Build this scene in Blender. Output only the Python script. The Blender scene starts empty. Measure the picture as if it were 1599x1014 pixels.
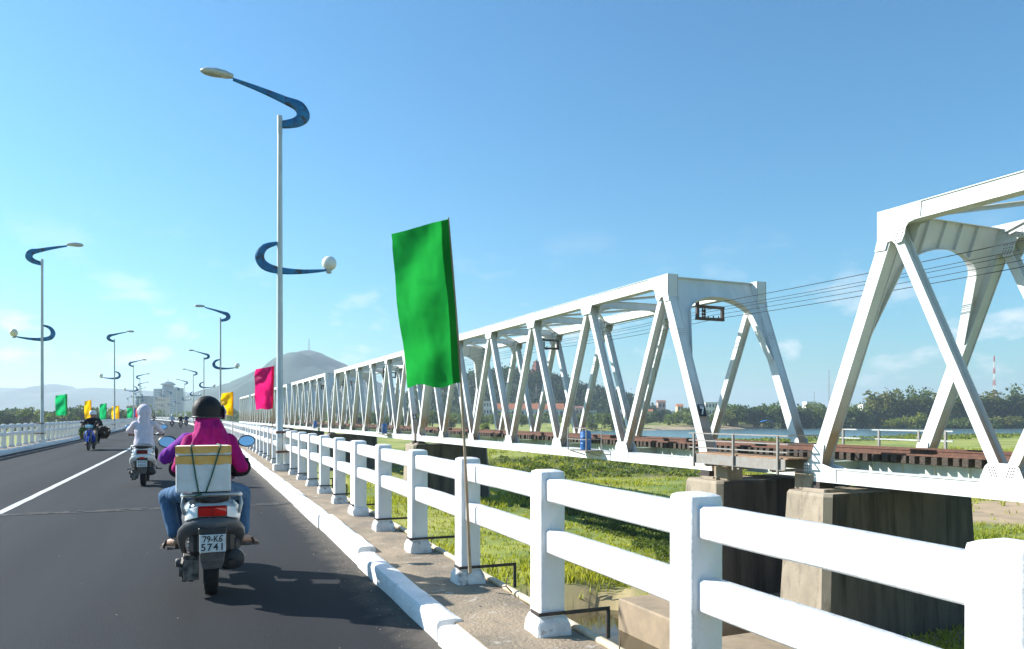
import bpy, bmesh, math, random
import numpy as np
from mathutils import Vector, Matrix, noise

random.seed(7)
rng = np.random.default_rng(7)
R = math.radians
SC = bpy.context.scene
COL = SC.collection

# ------------------------------------------------------------------ camera, world, sun, exposure
PSI = math.atan(482.0 / 1200.0)            # camera turned right of the road direction
CAM_H = 1.4
cam_d = bpy.data.cameras.new('camera')
cam_d.sensor_width = 36.0
cam_d.lens = 1200.0 / 1599.0 * 36.0
cam_d.shift_y = 143.0 / 1599.0
cam_d.clip_start = 0.05
cam_d.clip_end = 40000.0
cam = bpy.data.objects.new('camera', cam_d)
cam.location = (0, 0, CAM_H)
cam.rotation_euler = (R(90), 0, -PSI)
COL.objects.link(cam)
SC.camera = cam

SUN_EL = R(31.0)
SUN_H = Vector((-0.788, 0.616, 0)).normalized()      # horizontal direction towards the sun
SUN_V = Vector((SUN_H.x * math.cos(SUN_EL), SUN_H.y * math.cos(SUN_EL), math.sin(SUN_EL)))

world = bpy.data.worlds.new('World')
SC.world = world
world.use_nodes = True
wn = world.node_tree.nodes
wl = world.node_tree.links
for n in list(wn):
    wn.remove(n)
w_out = wn.new('ShaderNodeOutputWorld')
w_bg = wn.new('ShaderNodeBackground')
w_bg.inputs['Strength'].default_value = 0.083
sky = wn.new('ShaderNodeTexSky')
sky.sky_type = 'NISHITA'
sky.sun_disc = False
sky.sun_elevation = SUN_EL
sky.sun_rotation = math.atan2(SUN_H.x, SUN_H.y)
sky.altitude = 0.0
sky.air_density = 1.35
sky.dust_density = 0.45
sky.ozone_density = 7.0
# small fair-weather clouds, low all round the horizon
w_tc = wn.new('ShaderNodeTexCoord')
w_map = wn.new('ShaderNodeMapping')
w_map.inputs['Scale'].default_value = (11.0, 11.0, 24.0)
wl.new(w_tc.outputs['Generated'], w_map.inputs['Vector'])
w_n = wn.new('ShaderNodeTexNoise')
w_n.inputs['Scale'].default_value = 1.0
w_n.inputs['Detail'].default_value = 7.0
w_n.inputs['Roughness'].default_value = 0.55
wl.new(w_map.outputs['Vector'], w_n.inputs['Vector'])
w_r = wn.new('ShaderNodeValToRGB')
w_r.color_ramp.elements[0].position = 0.56
w_r.color_ramp.elements[1].position = 0.74
wl.new(w_n.outputs['Fac'], w_r.inputs['Fac'])
w_sep = wn.new('ShaderNodeSeparateXYZ')
wl.new(w_tc.outputs['Generated'], w_sep.inputs['Vector'])
w_el = wn.new('ShaderNodeValToRGB')
ce = w_el.color_ramp
ce.elements[0].position = 0.0
ce.elements[0].color = (0.7, 0.7, 0.7, 1)
ce.elements[1].position = 0.24
ce.elements[1].color = (0, 0, 0, 1)
e_ = ce.elements.new(0.09); e_.color = (0.95, 0.95, 0.95, 1)
e_ = ce.elements.new(0.17); e_.color = (0.25, 0.25, 0.25, 1)
wl.new(w_sep.outputs['Z'], w_el.inputs['Fac'])
w_mul = wn.new('ShaderNodeMath'); w_mul.operation = 'MULTIPLY'
wl.new(w_r.outputs['Color'], w_mul.inputs[0])
wl.new(w_el.outputs['Color'], w_mul.inputs[1])
w_mix = wn.new('ShaderNodeMix'); w_mix.data_type = 'RGBA'
wl.new(w_mul.outputs['Value'], w_mix.inputs['Factor'])
w_tint = wn.new('ShaderNodeMix'); w_tint.data_type = 'RGBA'; w_tint.blend_type = 'MULTIPLY'
w_tint.inputs['Factor'].default_value = 1.0
wl.new(sky.outputs['Color'], w_tint.inputs['A'])
w_tint.inputs["B"].default_value = (0.63, 1.0, 1.05, 1)      # clear tropical blue
wl.new(w_tint.outputs['Result'], w_mix.inputs['A'])
w_mix.inputs['B'].default_value = (7.0, 7.1, 7.2, 1)
wl.new(w_mix.outputs['Result'], w_bg.inputs['Color'])
wl.new(w_bg.outputs['Background'], w_out.inputs['Surface'])

sun_d = bpy.data.lights.new('sun', 'SUN')
sun_d.energy = 5.0
sun_d.angle = R(0.53)
sun_d.color = (1.0, 0.965, 0.91)
sun = bpy.data.objects.new('sun', sun_d)
sun.rotation_euler = (-SUN_V).to_track_quat('-Z', 'Y').to_euler()
sun.location = (-40, 30, 60)
COL.objects.link(sun)

SC.view_settings.view_transform = 'Standard'
SC.view_settings.look = 'None'
SC.view_settings.exposure = 1.03
SC.view_settings.gamma = 1.0
SC.view_settings.use_curve_mapping = False
SC.cycles.max_bounces = 6
SC.cycles.diffuse_bounces = 3
SC.cycles.glossy_bounces = 3
SC.cycles.transmission_bounces = 4
SC.cycles.volume_bounces = 0
SC.cycles.transparent_max_bounces = 8
SC.cycles.use_denoising = True

# ------------------------------------------------------------------ helpers
def tag(o, label=None, cat=None, group=None, kind=None):
    if label: o['label'] = label
    if cat: o['category'] = cat
    if group: o['group'] = group
    if kind: o['kind'] = kind
    return o

def empty(name, loc=(0, 0, 0), rz=0.0, parent=None):
    o = bpy.data.objects.new(name, None)
    o.empty_display_size = 0.2
    o.location = loc
    o.rotation_euler = (0, 0, rz)
    if parent: o.parent = parent
    COL.objects.link(o)
    return o

def link(name, me, parent=None, loc=None, rot=None):
    o = bpy.data.objects.new(name, me)
    if parent: o.parent = parent
    if loc is not None: o.location = loc
    if rot is not None: o.rotation_euler = rot
    COL.objects.link(o)
    return o

def copy_tree(o, parent=None):
    c = o.copy()
    COL.objects.link(c)
    c.parent = parent
    for ch in o.children:
        copy_tree(ch, c)
    return c

def set_mats(me, mats):
    if not isinstance(mats, (list, tuple)): mats = [mats]
    for m in mats: me.materials.append(m)

class MB:
    """collects simple shapes into one mesh"""
    def __init__(s):
        s.v = []; s.f = []; s.m = []; s.cur = 0
    def add(s, vs, fs):
        b = len(s.v)
        s.v.extend([tuple(p) for p in vs])
        for f in fs:
            s.f.append([i + b for i in f]); s.m.append(s.cur)
    def box(s, x0, x1, y0, y1, z0, z1):
        s.add([(x0,y0,z0),(x1,y0,z0),(x1,y1,z0),(x0,y1,z0),(x0,y0,z1),(x1,y0,z1),(x1,y1,z1),(x0,y1,z1)],
              [(0,3,2,1),(4,5,6,7),(0,1,5,4),(1,2,6,5),(2,3,7,6),(3,0,4,7)])
    def obox(s, c, a, b, d):
        """box by centre and three half-axis vectors"""
        c, a, b, d = Vector(c), Vector(a), Vector(b), Vector(d)
        if a.cross(b).dot(d) < 0: d = -d
        P = [c-a-b-d, c+a-b-d, c+a+b-d, c-a+b-d, c-a-b+d, c+a-b+d, c+a+b+d, c-a+b+d]
        s.add(P, [(0,3,2,1),(4,5,6,7),(0,1,5,4),(1,2,6,5),(2,3,7,6),(3,0,4,7)])
    def beam(s, p0, p1, w, h, up=(0,0,1)):
        p0, p1 = Vector(p0), Vector(p1)
        d = p1 - p0; L = d.length
        if L < 1e-6: return
        d = d / L
        up = Vector(up)
        x = d.cross(up)
        if x.length < 1e-4: x = d.cross(Vector((1,0,0)))
        x.normalize(); u = x.cross(d)
        s.obox((p0+p1)/2, x*(w/2), d*(L/2), u*(h/2))
    def tube(s, pts, rad, n=10, caps=True, flat=None, up=None):
        """swept circle; rad number or list; flat=(sx,sy) scales the ring"""
        pts = [Vector(p) for p in pts]
        if not isinstance(rad, (list, tuple)): rad = [rad]*len(pts)
        rings = []
        prev = None
        for i, p in enumerate(pts):
            if i == 0: d = pts[1]-pts[0]
            elif i == len(pts)-1: d = pts[-1]-pts[-2]
            else: d = (pts[i+1]-pts[i]).normalized() + (pts[i]-pts[i-1]).normalized()
            d = d.normalized()
            if up is not None: ref = Vector(up)
            elif prev is None: ref = Vector((0,0,1)) if abs(d.z) < 0.9 else Vector((1,0,0))
            else: ref = prev
            x = ref - d*ref.dot(d)
            if x.length < 1e-5: x = d.orthogonal()
            x.normalize(); y = d.cross(x)
            prev = x
            fx, fy = flat if flat else (1, 1)
            rings.append([p + x*(rad[i]*fx*math.cos(2*math.pi*k/n)) + y*(rad[i]*fy*math.sin(2*math.pi*k/n)) for k in range(n)])
        s.loft(rings, caps)
    def loft(s, rings, caps=True):
        n = len(rings[0])
        vs = [p for r in rings for p in r]
        fs = []
        for i in range(len(rings)-1):
            for k in range(n):
                a = i*n+k; b = i*n+(k+1)%n
                fs.append((a, b, b+n, a+n))
        if caps:
            fs.append(tuple(range(n-1, -1, -1)))
            fs.append(tuple(range((len(rings)-1)*n, len(rings)*n)))
        s.add(vs, fs)
    def lathe(s, prof, n=20, c=(0,0,0), ax='z'):
        """prof list of (radius, height) turned about an axis through c"""
        rings = []
        for r, h in prof:
            ring = []
            for k in range(n):
                a = 2*math.pi*k/n
                u, w = r*math.cos(a), r*math.sin(a)
                if ax == 'z': p = (c[0]+u, c[1]+w, c[2]+h)
                elif ax == 'x': p = (c[0]+h, c[1]+u, c[2]+w)
                else: p = (c[0]+w, c[1]+h, c[2]+u)
                ring.append(Vector(p))
            rings.append(ring)
        s.loft(rings, True)
    def ell(s, c, r, nu=14, nv=9, M=None):
        c = Vector(c)
        rings = []
        for j in range(nv+1):
            ph = -math.pi/2 + math.pi*(j+0.02*(1 if j==0 else (-1 if j==nv else 0)))/nv
            ring = []
            for k in range(nu):
                a = 2*math.pi*k/nu
                p = Vector((r[0]*math.cos(ph)*math.cos(a), r[1]*math.cos(ph)*math.sin(a), r[2]*math.sin(ph)))
                if M: p = M @ p
                ring.append(c+p)
            rings.append(ring)
        s.loft(rings, True)
    def prism(s, poly, O, U, V, N, t):
        """flat outline (u,v) extruded by +-t/2 along N"""
        O, U, V, N = Vector(O), Vector(U), Vector(V), Vector(N)
        n = len(poly)
        a = [O+U*p[0]+V*p[1]-N*(t/2) for p in poly]
        b = [O+U*p[0]+V*p[1]+N*(t/2) for p in poly]
        area = sum(poly[i][0]*poly[(i+1)%n][1]-poly[(i+1)%n][0]*poly[i][1] for i in range(n))
        flip = (area < 0) != (U.cross(V).dot(N) < 0)
        fa = tuple(range(n-1, -1, -1)); fb = tuple(range(n, 2*n))
        fs = [fa, fb] + [(i, (i+1)%n, (i+1)%n+n, i+n) for i in range(n)]
        if flip: fs = [tuple(reversed(f)) for f in fs]
        s.add(a+b, fs)
    def strip(s, path, U, half):
        """ribbon of width 2*half along U following path (both sides seen)"""
        U = Vector(U)
        vs = []
        for p in path:
            vs += [Vector(p)-U*half, Vector(p)+U*half]
        s.add(vs, [(2*i, 2*i+1, 2*i+3, 2*i+2) for i in range(len(path)-1)])
    def mesh(s, name, mats, smooth=None, bevel=0.0, seg=1):
        me = bpy.data.meshes.new(name)
        me.from_pydata(s.v, [], s.f)
        if any(s.m): me.polygons.foreach_set('material_index', s.m)
        set_mats(me, mats)
        if bevel > 0:
            bm = bmesh.new(); bm.from_mesh(me)
            es = [e for e in bm.edges if len(e.link_faces) == 2 and e.calc_face_angle(0) > 0.5]
            bmesh.ops.bevel(bm, geom=es, offset=bevel, segments=seg, affect='EDGES', profile=0.6, clamp_overlap=True)
            bm.to_mesh(me); bm.free()
        if smooth is not None:
            me.polygons.foreach_set('use_smooth', [True]*len(me.polygons))
            me.set_sharp_from_angle(angle=R(smooth))
        me.update()
        return me
    def build(s, name, mats, parent=None, smooth=None, bevel=0.0, loc=None, rot=None, seg=1):
        return link(name, s.mesh(name, mats, smooth, bevel, seg), parent, loc, rot)

def fast_mesh(name, verts, faces, mats, smooth=False):
    """numpy arrays: verts (n,3), faces (m,k)"""
    me = bpy.data.meshes.new(name)
    verts = np.asarray(verts, dtype=np.float32); faces = np.asarray(faces, dtype=np.int32)
    k = faces.shape[1]
    me.vertices.add(len(verts)); me.vertices.foreach_set('co', verts.ravel())
    me.loops.add(faces.size); me.loops.foreach_set('vertex_index', faces.ravel())
    me.polygons.add(len(faces))
    me.polygons.foreach_set('loop_start', np.arange(0, faces.size, k, dtype=np.int32))
    if smooth: me.polygons.foreach_set('use_smooth', np.ones(len(faces), dtype=bool))
    set_mats(me, mats)
    me.update(calc_edges=True)
    me.validate()
    return me

def fbm(x, y, z=0.0, o=4):
    return noise.fractal((x, y, z), 1.0, 2.0, o)

# ------------------------------------------------------------------ materials
def pmat(name, col, rough=0.6, metal=0.0, col2=None, scale=4.0, lo=0.38, hi=0.64, detail=6.0, stretch=(1,1,1),
         col3=None, scale3=1.5, lo3=0.58, hi3=0.72, stretch3=(1,1,1), amt3=1.0,
         bump=0.0, bscale=40.0, spec=0.5, rvar=0.0, local=False, island=0.0, coat=0.0):
    m = bpy.data.materials.new(name)
    m.use_nodes = True
    nt = m.node_tree; N = nt.nodes; L = nt.links
    b = N['Principled BSDF']
    b.inputs['Roughness'].default_value = rough
    b.inputs['Metallic'].default_value = metal
    b.inputs['Specular IOR Level'].default_value = spec
    b.inputs['Coat Weight'].default_value = coat
    b.inputs['Base Color'].default_value = (*col, 1)
    if local:
        tc = N.new('ShaderNodeTexCoord'); pos = tc.outputs['Object']
    else:
        g = N.new('ShaderNodeNewGeometry'); pos = g.outputs['Position']
    def nz(sc, st, det):
        mp = N.new('ShaderNodeMapping'); mp.inputs['Scale'].default_value = st
        L.new(pos, mp.inputs['Vector'])
        t = N.new('ShaderNodeTexNoise'); t.inputs['Scale'].default_value = sc
        t.inputs['Detail'].default_value = det; t.inputs['Roughness'].default_value = 0.6
        L.new(mp.outputs['Vector'], t.inputs['Vector'])
        return t
    def ramp(sock, a, c):
        r = N.new('ShaderNodeMapRange'); r.inputs['From Min'].default_value = a; r.inputs['From Max'].default_value = c
        L.new(sock, r.inputs['Value']); return r.outputs['Result']
    cur = None
    if col2 is not None:
        t = nz(scale, stretch, detail)
        mx = N.new('ShaderNodeMix'); mx.data_type = 'RGBA'
        mx.inputs['A'].default_value = (*col, 1); mx.inputs['B'].default_value = (*col2, 1)
        fac = ramp(t.outputs['Fac'], lo, hi)
        L.new(fac, mx.inputs['Factor'])
        cur = mx.outputs['Result']
        if rvar:
            rr = N.new('ShaderNodeMapRange'); rr.inputs['To Min'].default_value = rough-rvar; rr.inputs['To Max'].default_value = rough+rvar
            L.new(t.outputs['Fac'], rr.inputs['Value']); L.new(rr.outputs['Result'], b.inputs['Roughness'])
    if col3 is not None:
        t3 = nz(scale3, stretch3, 8.0)
        mx = N.new('ShaderNodeMix'); mx.data_type = 'RGBA'
        f3 = N.new('ShaderNodeMath'); f3.operation = 'MULTIPLY'; f3.inputs[1].default_value = amt3
        L.new(ramp(t3.outputs['Fac'], lo3, hi3), f3.inputs[0])
        L.new(f3.outputs['Value'], mx.inputs['Factor'])
        if cur: L.new(cur, mx.inputs['A'])
        else: mx.inputs['A'].default_value = (*col, 1)
        mx.inputs['B'].default_value = (*col3, 1)
        cur = mx.outputs['Result']
    if island:
        g2 = N.new('ShaderNodeNewGeometry')
        hs = N.new('ShaderNodeHueSaturation')
        mr = N.new('ShaderNodeMapRange'); mr.inputs['To Min'].default_value = 1-island; mr.inputs['To Max'].default_value = 1+island
        L.new(g2.outputs['Random Per Island'], mr.inputs['Value'])
        L.new(mr.outputs['Result'], hs.inputs['Value'])
        if cur: L.new(cur, hs.inputs['Color'])
        else: hs.inputs['Color'].default_value = (*col, 1)
        cur = hs.outputs['Color']
    if cur: L.new(cur, b.inputs['Base Color'])
    if bump:
        t = nz(bscale, (1,1,1), 5.0)
        bp = N.new('ShaderNodeBump'); bp.inputs['Strength'].default_value = bump; bp.inputs['Distance'].default_value = 0.02
        L.new(t.outputs['Fac'], bp.inputs['Height']); L.new(bp.outputs['Normal'], b.inputs['Normal'])
    return m

def translucent(m, amount, col):
    """adds light passing through a thin sheet (leaf, cloth)"""
    nt = m.node_tree; N = nt.nodes; L = nt.links
    b = N['Principled BSDF']; out = N['Material Output']
    tr = N.new('ShaderNodeBsdfTranslucent')
    src = b.inputs['Base Color'].links[0].from_socket if b.inputs['Base Color'].links else None
    tr.inputs['Color'].default_value = (*col, 1)
    if src:
        mm = N.new('ShaderNodeMix'); mm.data_type = 'RGBA'; mm.blend_type = 'MULTIPLY'; mm.inputs['Factor'].default_value = 1
        L.new(src, mm.inputs['A']); mm.inputs['B'].default_value = (*col, 1)
        L.new(mm.outputs['Result'], tr.inputs['Color'])
    mx = N.new('ShaderNodeMixShader'); mx.inputs['Fac'].default_value = amount
    L.new(b.outputs['BSDF'], mx.inputs[1]); L.new(tr.outputs['BSDF'], mx.inputs[2])
    L.new(mx.outputs['Shader'], out.inputs['Surface'])
    return m

M = {}
M['asphalt'] = pmat('asphalt', (0.0165,0.0185,0.022), 0.88, spec=0.25, col2=(0.027,0.0295,0.033), scale=0.5, stretch=(1.6,0.25,1), lo=0.3, hi=0.75,
                    col3=(0.07,0.068,0.065), scale3=75, lo3=0.60, hi3=0.70, amt3=0.55, bump=0.55, bscale=130, rvar=0.06)
def road_dust(m):
    """pale dust and washed-in sand that gathers beside the kerb, and long tyre-polished tracks"""
    nt = m.node_tree; N = nt.nodes; L = nt.links; b = N['Principled BSDF']
    src = b.inputs['Base Color'].links[0].from_socket
    g = N.new('ShaderNodeNewGeometry'); sp = N.new('ShaderNodeSeparateXYZ'); L.new(g.outputs['Position'], sp.inputs['Vector'])
    def math_(op, a, c):
        n = N.new('ShaderNodeMath'); n.operation = op
        for i, v in enumerate((a, c)):
            if isinstance(v, (int, float)): n.inputs[i].default_value = v
            else: L.new(v, n.inputs[i])
        return n.outputs['Value']
    xr = math_('ADD', sp.outputs['X'], math_('MULTIPLY', math_('MULTIPLY', sp.outputs['Y'], sp.outputs['Y']), 1.7e-4))
    t = N.new('ShaderNodeTexNoise'); t.inputs['Scale'].default_value = 5.0; t.inputs['Detail'].default_value = 8; t.inputs['Roughness'].default_value = 0.7
    L.new(g.outputs['Position'], t.inputs['Vector'])
    e = N.new('ShaderNodeMapRange'); e.inputs['From Min'].default_value = 0.85; e.inputs['From Max'].default_value = 1.42; L.new(xr, e.inputs['Value'])
    f = N.new('ShaderNodeMapRange'); f.inputs['From Min'].default_value = 0.60; f.inputs['From Max'].default_value = 0.95
    L.new(math_('MULTIPLY', math_('ADD', e.outputs['Result'], 0.35), math_('ADD', t.outputs['Fac'], 0.35)), f.inputs['Value'])
    mx = N.new('ShaderNodeMix'); mx.data_type = 'RGBA'; L.new(f.outputs['Result'], mx.inputs['Factor']); L.new(src, mx.inputs['A']); mx.inputs['B'].default_value = (0.105,0.092,0.075,1)
    # oil-dark lane middles
    mp = N.new('ShaderNodeMapping'); mp.inputs['Scale'].default_value = (0.9, 0.035, 1); L.new(g.outputs['Position'], mp.inputs['Vector'])
    t2 = N.new('ShaderNodeTexNoise'); t2.inputs['Scale'].default_value = 1.0; t2.inputs['Detail'].default_value = 3; L.new(mp.outputs['Vector'], t2.inputs['Vector'])
    r2_ = N.new('ShaderNodeMapRange'); r2_.inputs['From Min'].default_value = 0.35; r2_.inputs['From Max'].default_value = 0.65; r2_.inputs['To Min'].default_value = 0.72; r2_.inputs['To Max'].default_value = 1.25
    L.new(t2.outputs['Fac'], r2_.inputs['Value'])
    m2 = N.new('ShaderNodeMix'); m2.data_type = 'RGBA'; m2.blend_type = 'MULTIPLY'; m2.inputs['Factor'].default_value = 1
    L.new(mx.outputs['Result'], m2.inputs['A']); L.new(r2_.outputs['Result'], m2.inputs['B'])
    L.new(m2.outputs['Result'], b.inputs['Base Color'])
road_dust(M['asphalt'])
M['asphalt_patch'] = pmat('asphalt_patch', (0.045,0.044,0.043), 0.85, col2=(0.14,0.13,0.115), scale=9, lo=0.5, hi=0.68, bump=0.8, bscale=60)
M['line_paint'] = pmat('line_paint', (0.66,0.66,0.63), 0.6, col2=(0.50,0.50,0.48), scale=6, col3=(0.09,0.09,0.09), scale3=14, lo3=0.62, hi3=0.70, amt3=0.7)
M['pavement'] = pmat('pavement', (0.36,0.275,0.185), 0.9, col2=(0.20,0.165,0.12), scale=2.6, lo=0.36, hi=0.66,
                     col3=(0.48,0.44,0.38), scale3=7, lo3=0.6, hi3=0.68, amt3=0.7, bump=0.7, bscale=45)
M['white_wall'] = pmat('white_wall', (0.77,0.765,0.75), 0.6, col2=(0.69,0.69,0.685), scale=3.5, stretch=(1,1,0.4),
                       col3=(0.30,0.28,0.25), scale3=13, stretch3=(1,1,0.35), lo3=0.60, hi3=0.76, amt3=0.6, bump=0.28, bscale=26)
M['white_plinth'] = pmat('white_plinth', (0.76,0.75,0.73), 0.7, col2=(0.58,0.56,0.52), scale=8, col3=(0.15,0.12,0.095), scale3=11, lo3=0.56, hi3=0.66, amt3=0.75,
                         bump=0.7, bscale=26)
M['kerb_paint'] = pmat('kerb_paint', (0.81,0.81,0.80), 0.6, col2=(0.70,0.70,0.69), scale=5, col3=(0.26,0.24,0.22), scale3=12, lo3=0.63, hi3=0.70, amt3=0.5,
                       bump=0.6, bscale=24)
M['deck_concrete'] = pmat('deck_concrete', (0.36,0.34,0.31), 0.85, col2=(0.24,0.225,0.20), scale=1.2, bump=0.4, bscale=20)
M['pier_concrete'] = pmat('pier_concrete', (0.38,0.315,0.235), 0.9, col2=(0.25,0.21,0.155), scale=1.3, stretch=(1,1,0.6), lo=0.3, hi=0.7,
                          col3=(0.09,0.075,0.06), scale3=2.1, stretch3=(1.2,1.2,0.45), lo3=0.54, hi3=0.70, amt3=0.7, bump=0.5, bscale=14)
M['pier_shade_stained'] = pmat('pier_shade_stained', (0.125,0.108,0.088), 0.92, col2=(0.060,0.052,0.045), scale=0.8, stretch=(1.2,1.2,0.45), lo=0.3, hi=0.68,
                          col3=(0.018,0.016,0.014), scale3=1.1, stretch3=(2.0,2.0,0.16), lo3=0.48, hi3=0.66, amt3=0.85, bump=0.5, bscale=14)  # darkness of the shaded side put into the base colour, plus black water-run streaks
M['footing'] = pmat('footing', (0.34,0.26,0.175), 0.9, col2=(0.24,0.19,0.13), scale=0.9, bump=0.4, bscale=12)

def truss_paint(name):
    """white oil paint; rust-brown brake dust on the part of each member near the track"""
    m = pmat(name, (0.70,0.72,0.715), 0.5, col2=(0.60,0.62,0.61), scale=1.4, stretch=(1,1,0.3),
             col3=(0.45,0.33,0.22), scale3=3.0, stretch3=(1.2,1.2,0.3), lo3=0.64, hi3=0.78, amt3=0.4, bump=0.12, bscale=9)
    nt = m.node_tree; N = nt.nodes; L = nt.links; b = N['Principled BSDF']
    src = b.inputs['Base Color'].links[0].from_socket
    g = N.new('ShaderNodeNewGeometry'); sp = N.new('ShaderNodeSeparateXYZ'); L.new(g.outputs['Position'], sp.inputs['Vector'])
    t = N.new('ShaderNodeTexNoise'); t.inputs['Scale'].default_value = 0.9; t.inputs['Detail'].default_value = 5
    L.new(g.outputs['Position'], t.inputs['Vector'])
    z = N.new('ShaderNodeMapRange'); z.inputs['From Min'].default_value = 3.3; z.inputs['From Max'].default_value = 0.6; z.inputs['To Max'].default_value = 1.7
    L.new(sp.outputs['Z'], z.inputs['Value'])
    # only on faces turned along the track
    sn = N.new('ShaderNodeSeparateXYZ'); L.new(g.outputs['True Normal'], sn.inputs['Vector'])
    ab = N.new('ShaderNodeMath'); ab.operation = 'ABSOLUTE'; L.new(sn.outputs['Y'], ab.inputs[0])
    st = N.new('ShaderNodeMapRange'); st.inputs['From Min'].default_value = 0.2; st.inputs['From Max'].default_value = 0.7
    L.new(ab.outputs['Value'], st.inputs['Value'])
    m1 = N.new('ShaderNodeMath'); m1.operation = 'MULTIPLY'; L.new(z.outputs['Result'], m1.inputs[0]); L.new(t.outputs['Fac'], m1.inputs[1])
    m2 = N.new('ShaderNodeMath'); m2.operation = 'MULTIPLY'; L.new(m1.outputs['Value'], m2.inputs[0]); L.new(st.outputs['Result'], m2.inputs[1])
    mx = N.new('ShaderNodeMix'); mx.data_type = 'RGBA'
    L.new(m2.outputs['Value'], mx.inputs['Factor']); L.new(src, mx.inputs['A']); mx.inputs['B'].default_value = (0.36,0.22,0.12,1)
    L.new(mx.outputs['Result'], b.inputs['Base Color'])
    return m
M['truss'] = truss_paint('truss_paint')
M['stringer'] = pmat('stringer_paint', (0.62,0.68,0.60), 0.55, col2=(0.50,0.54,0.46), scale=1.6, col3=(0.30,0.19,0.11), scale3=4, lo3=0.60, hi3=0.70, amt3=0.6)
M['rivet'] = pmat('rivet', (0.10,0.08,0.06), 0.8)
M['rail_steel'] = pmat('rail_steel', (0.15,0.062,0.034), 0.75, col2=(0.085,0.038,0.024), scale=7, bump=0.3, bscale=30)
M['sleeper'] = pmat('sleeper_wood', (0.085,0.064,0.048), 0.9, col2=(0.026,0.020,0.016), scale=5, stretch=(0.5,3,3), bump=0.5, bscale=25)
M['grey_steel'] = pmat('grey_steel', (0.27,0.265,0.25), 0.6, metal=0.2, col2=(0.25,0.22,0.19), scale=6, col3=(0.22,0.11,0.06), scale3=9, lo3=0.6, hi3=0.7, amt3=0.6)
M['plank'] = pmat('plank_wood', (0.42,0.24,0.13), 0.85, col2=(0.30,0.18,0.10), scale=6, stretch=(0.4,4,4), bump=0.3)
M['dark_steel'] = pmat('dark_steel', (0.035,0.035,0.038), 0.6, metal=0.3, col2=(0.07,0.05,0.04), scale=15)
M['wire'] = pmat('wire', (0.03,0.03,0.032), 0.5)
M['porcelain'] = pmat('porcelain', (0.35,0.20,0.12), 0.25)
M['barrel'] = pmat('blue_plastic', (0.02,0.11,0.35), 0.4, col2=(0.03,0.15,0.40), scale=6, col3=(0.25,0.27,0.28), scale3=7, lo3=0.64, hi3=0.72, amt3=0.5)
M['sign_black'] = pmat('sign_black', (0.015,0.015,0.016), 0.5)
M['sign_white'] = pmat('sign_white', (0.78,0.78,0.76), 0.5)
M['lamp_pole'] = pmat('lamp_pole', (0.56,0.58,0.56), 0.42, metal=0.35, col2=(0.44,0.45,0.43), scale=5, stretch=(1,1,0.3), col3=(0.25,0.17,0.11), scale3=5, lo3=0.63, hi3=0.72, amt3=0.6)
M['lamp_blue'] = pmat('lamp_blue', (0.012,0.115,0.30), 0.4, col2=(0.025,0.20,0.42), scale=3.5, col3=(0.05,0.045,0.045), scale3=6, lo3=0.52, hi3=0.60, amt3=0.9)
M['lamp_head'] = pmat('lamp_head', (0.62,0.62,0.58), 0.4, metal=0.2, col2=(0.45,0.45,0.42), scale=8)
M['lamp_glass'] = pmat('lamp_glass', (0.35,0.36,0.33), 0.15)
M['globe'] = pmat('globe', (0.83,0.82,0.77), 0.25, coat=0.3)
M['globe_old'] = pmat('globe_old', (0.80,0.72,0.52), 0.3, coat=0.2)
M['rust'] = pmat('rust', (0.20,0.085,0.04), 0.8, col2=(0.12,0.05,0.03), scale=20)
M['bamboo'] = pmat('bamboo', (0.42,0.31,0.19), 0.6, col2=(0.26,0.18,0.11), scale=5, stretch=(3,3,0.6), bump=0.2)
M['pipe'] = pmat('cream_pipe', (0.66,0.56,0.40), 0.5, col2=(0.50,0.40,0.27), scale=6, col3=(0.20,0.16,0.12), scale3=9, lo3=0.60, hi3=0.68, amt3=0.6)
M['twig'] = pmat('twig', (0.10,0.07,0.05), 0.9)
M['grit'] = pmat('grit', (0.22,0.185,0.14), 0.9, island=0.5)
def flag_mat(name, c, hi):
    m = pmat(name, c, 0.55, col2=hi, scale=2.2, local=True, bump=0.1, bscale=60, spec=0.3)
    return translucent(m, 0.55, (1.0,1.0,0.9))
M['flag_green'] = flag_mat('flag_green', (0.010,0.26,0.036), (0.014,0.33,0.05))
M['flag_green_dark'] = flag_mat('flag_green_dark', (0.007,0.20,0.026), (0.010,0.25,0.034))
M['flag_mint'] = flag_mat('flag_mint', (0.01,0.36,0.13), (0.015,0.42,0.16))
M['flag_pink'] = flag_mat('flag_pink', (0.62,0.012,0.14), (0.70,0.018,0.18))
M['flag_yellow'] = flag_mat('flag_yellow', (0.78,0.44,0.004), (0.85,0.52,0.006))
M['flag_red'] = flag_mat('flag_red', (0.65,0.03,0.03), (0.7,0.04,0.04))
M['flag_blue'] = flag_mat('flag_blue', (0.01,0.10,0.36), (0.012,0.12,0.42))
M['tyre'] = pmat('tyre', (0.018,0.018,0.019), 0.8, bump=0.4, bscale=120)
M['black_plastic'] = pmat('black_plastic', (0.022,0.022,0.024), 0.45, col2=(0.035,0.034,0.033), scale=12)
M['grey_plastic'] = pmat('grey_plastic', (0.060,0.062,0.066), 0.38, col2=(0.085,0.085,0.088), scale=6, local=True)
M['flap_grey'] = pmat('flap_grey', (0.17,0.165,0.15), 0.5, col2=(0.11,0.105,0.10), scale=14, local=True)
M['silver_paint'] = pmat('silver_paint', (0.36,0.375,0.375), 0.3, metal=0.5, col2=(0.30,0.315,0.315), scale=5, local=True, coat=0.4)
M['white_paint'] = pmat('scooter_white', (0.72,0.71,0.69), 0.25, col2=(0.66,0.65,0.62), scale=5, local=True, coat=0.5)
M['blue_paint'] = pmat('bike_blue', (0.01,0.06,0.42), 0.22, coat=0.6)
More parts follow.
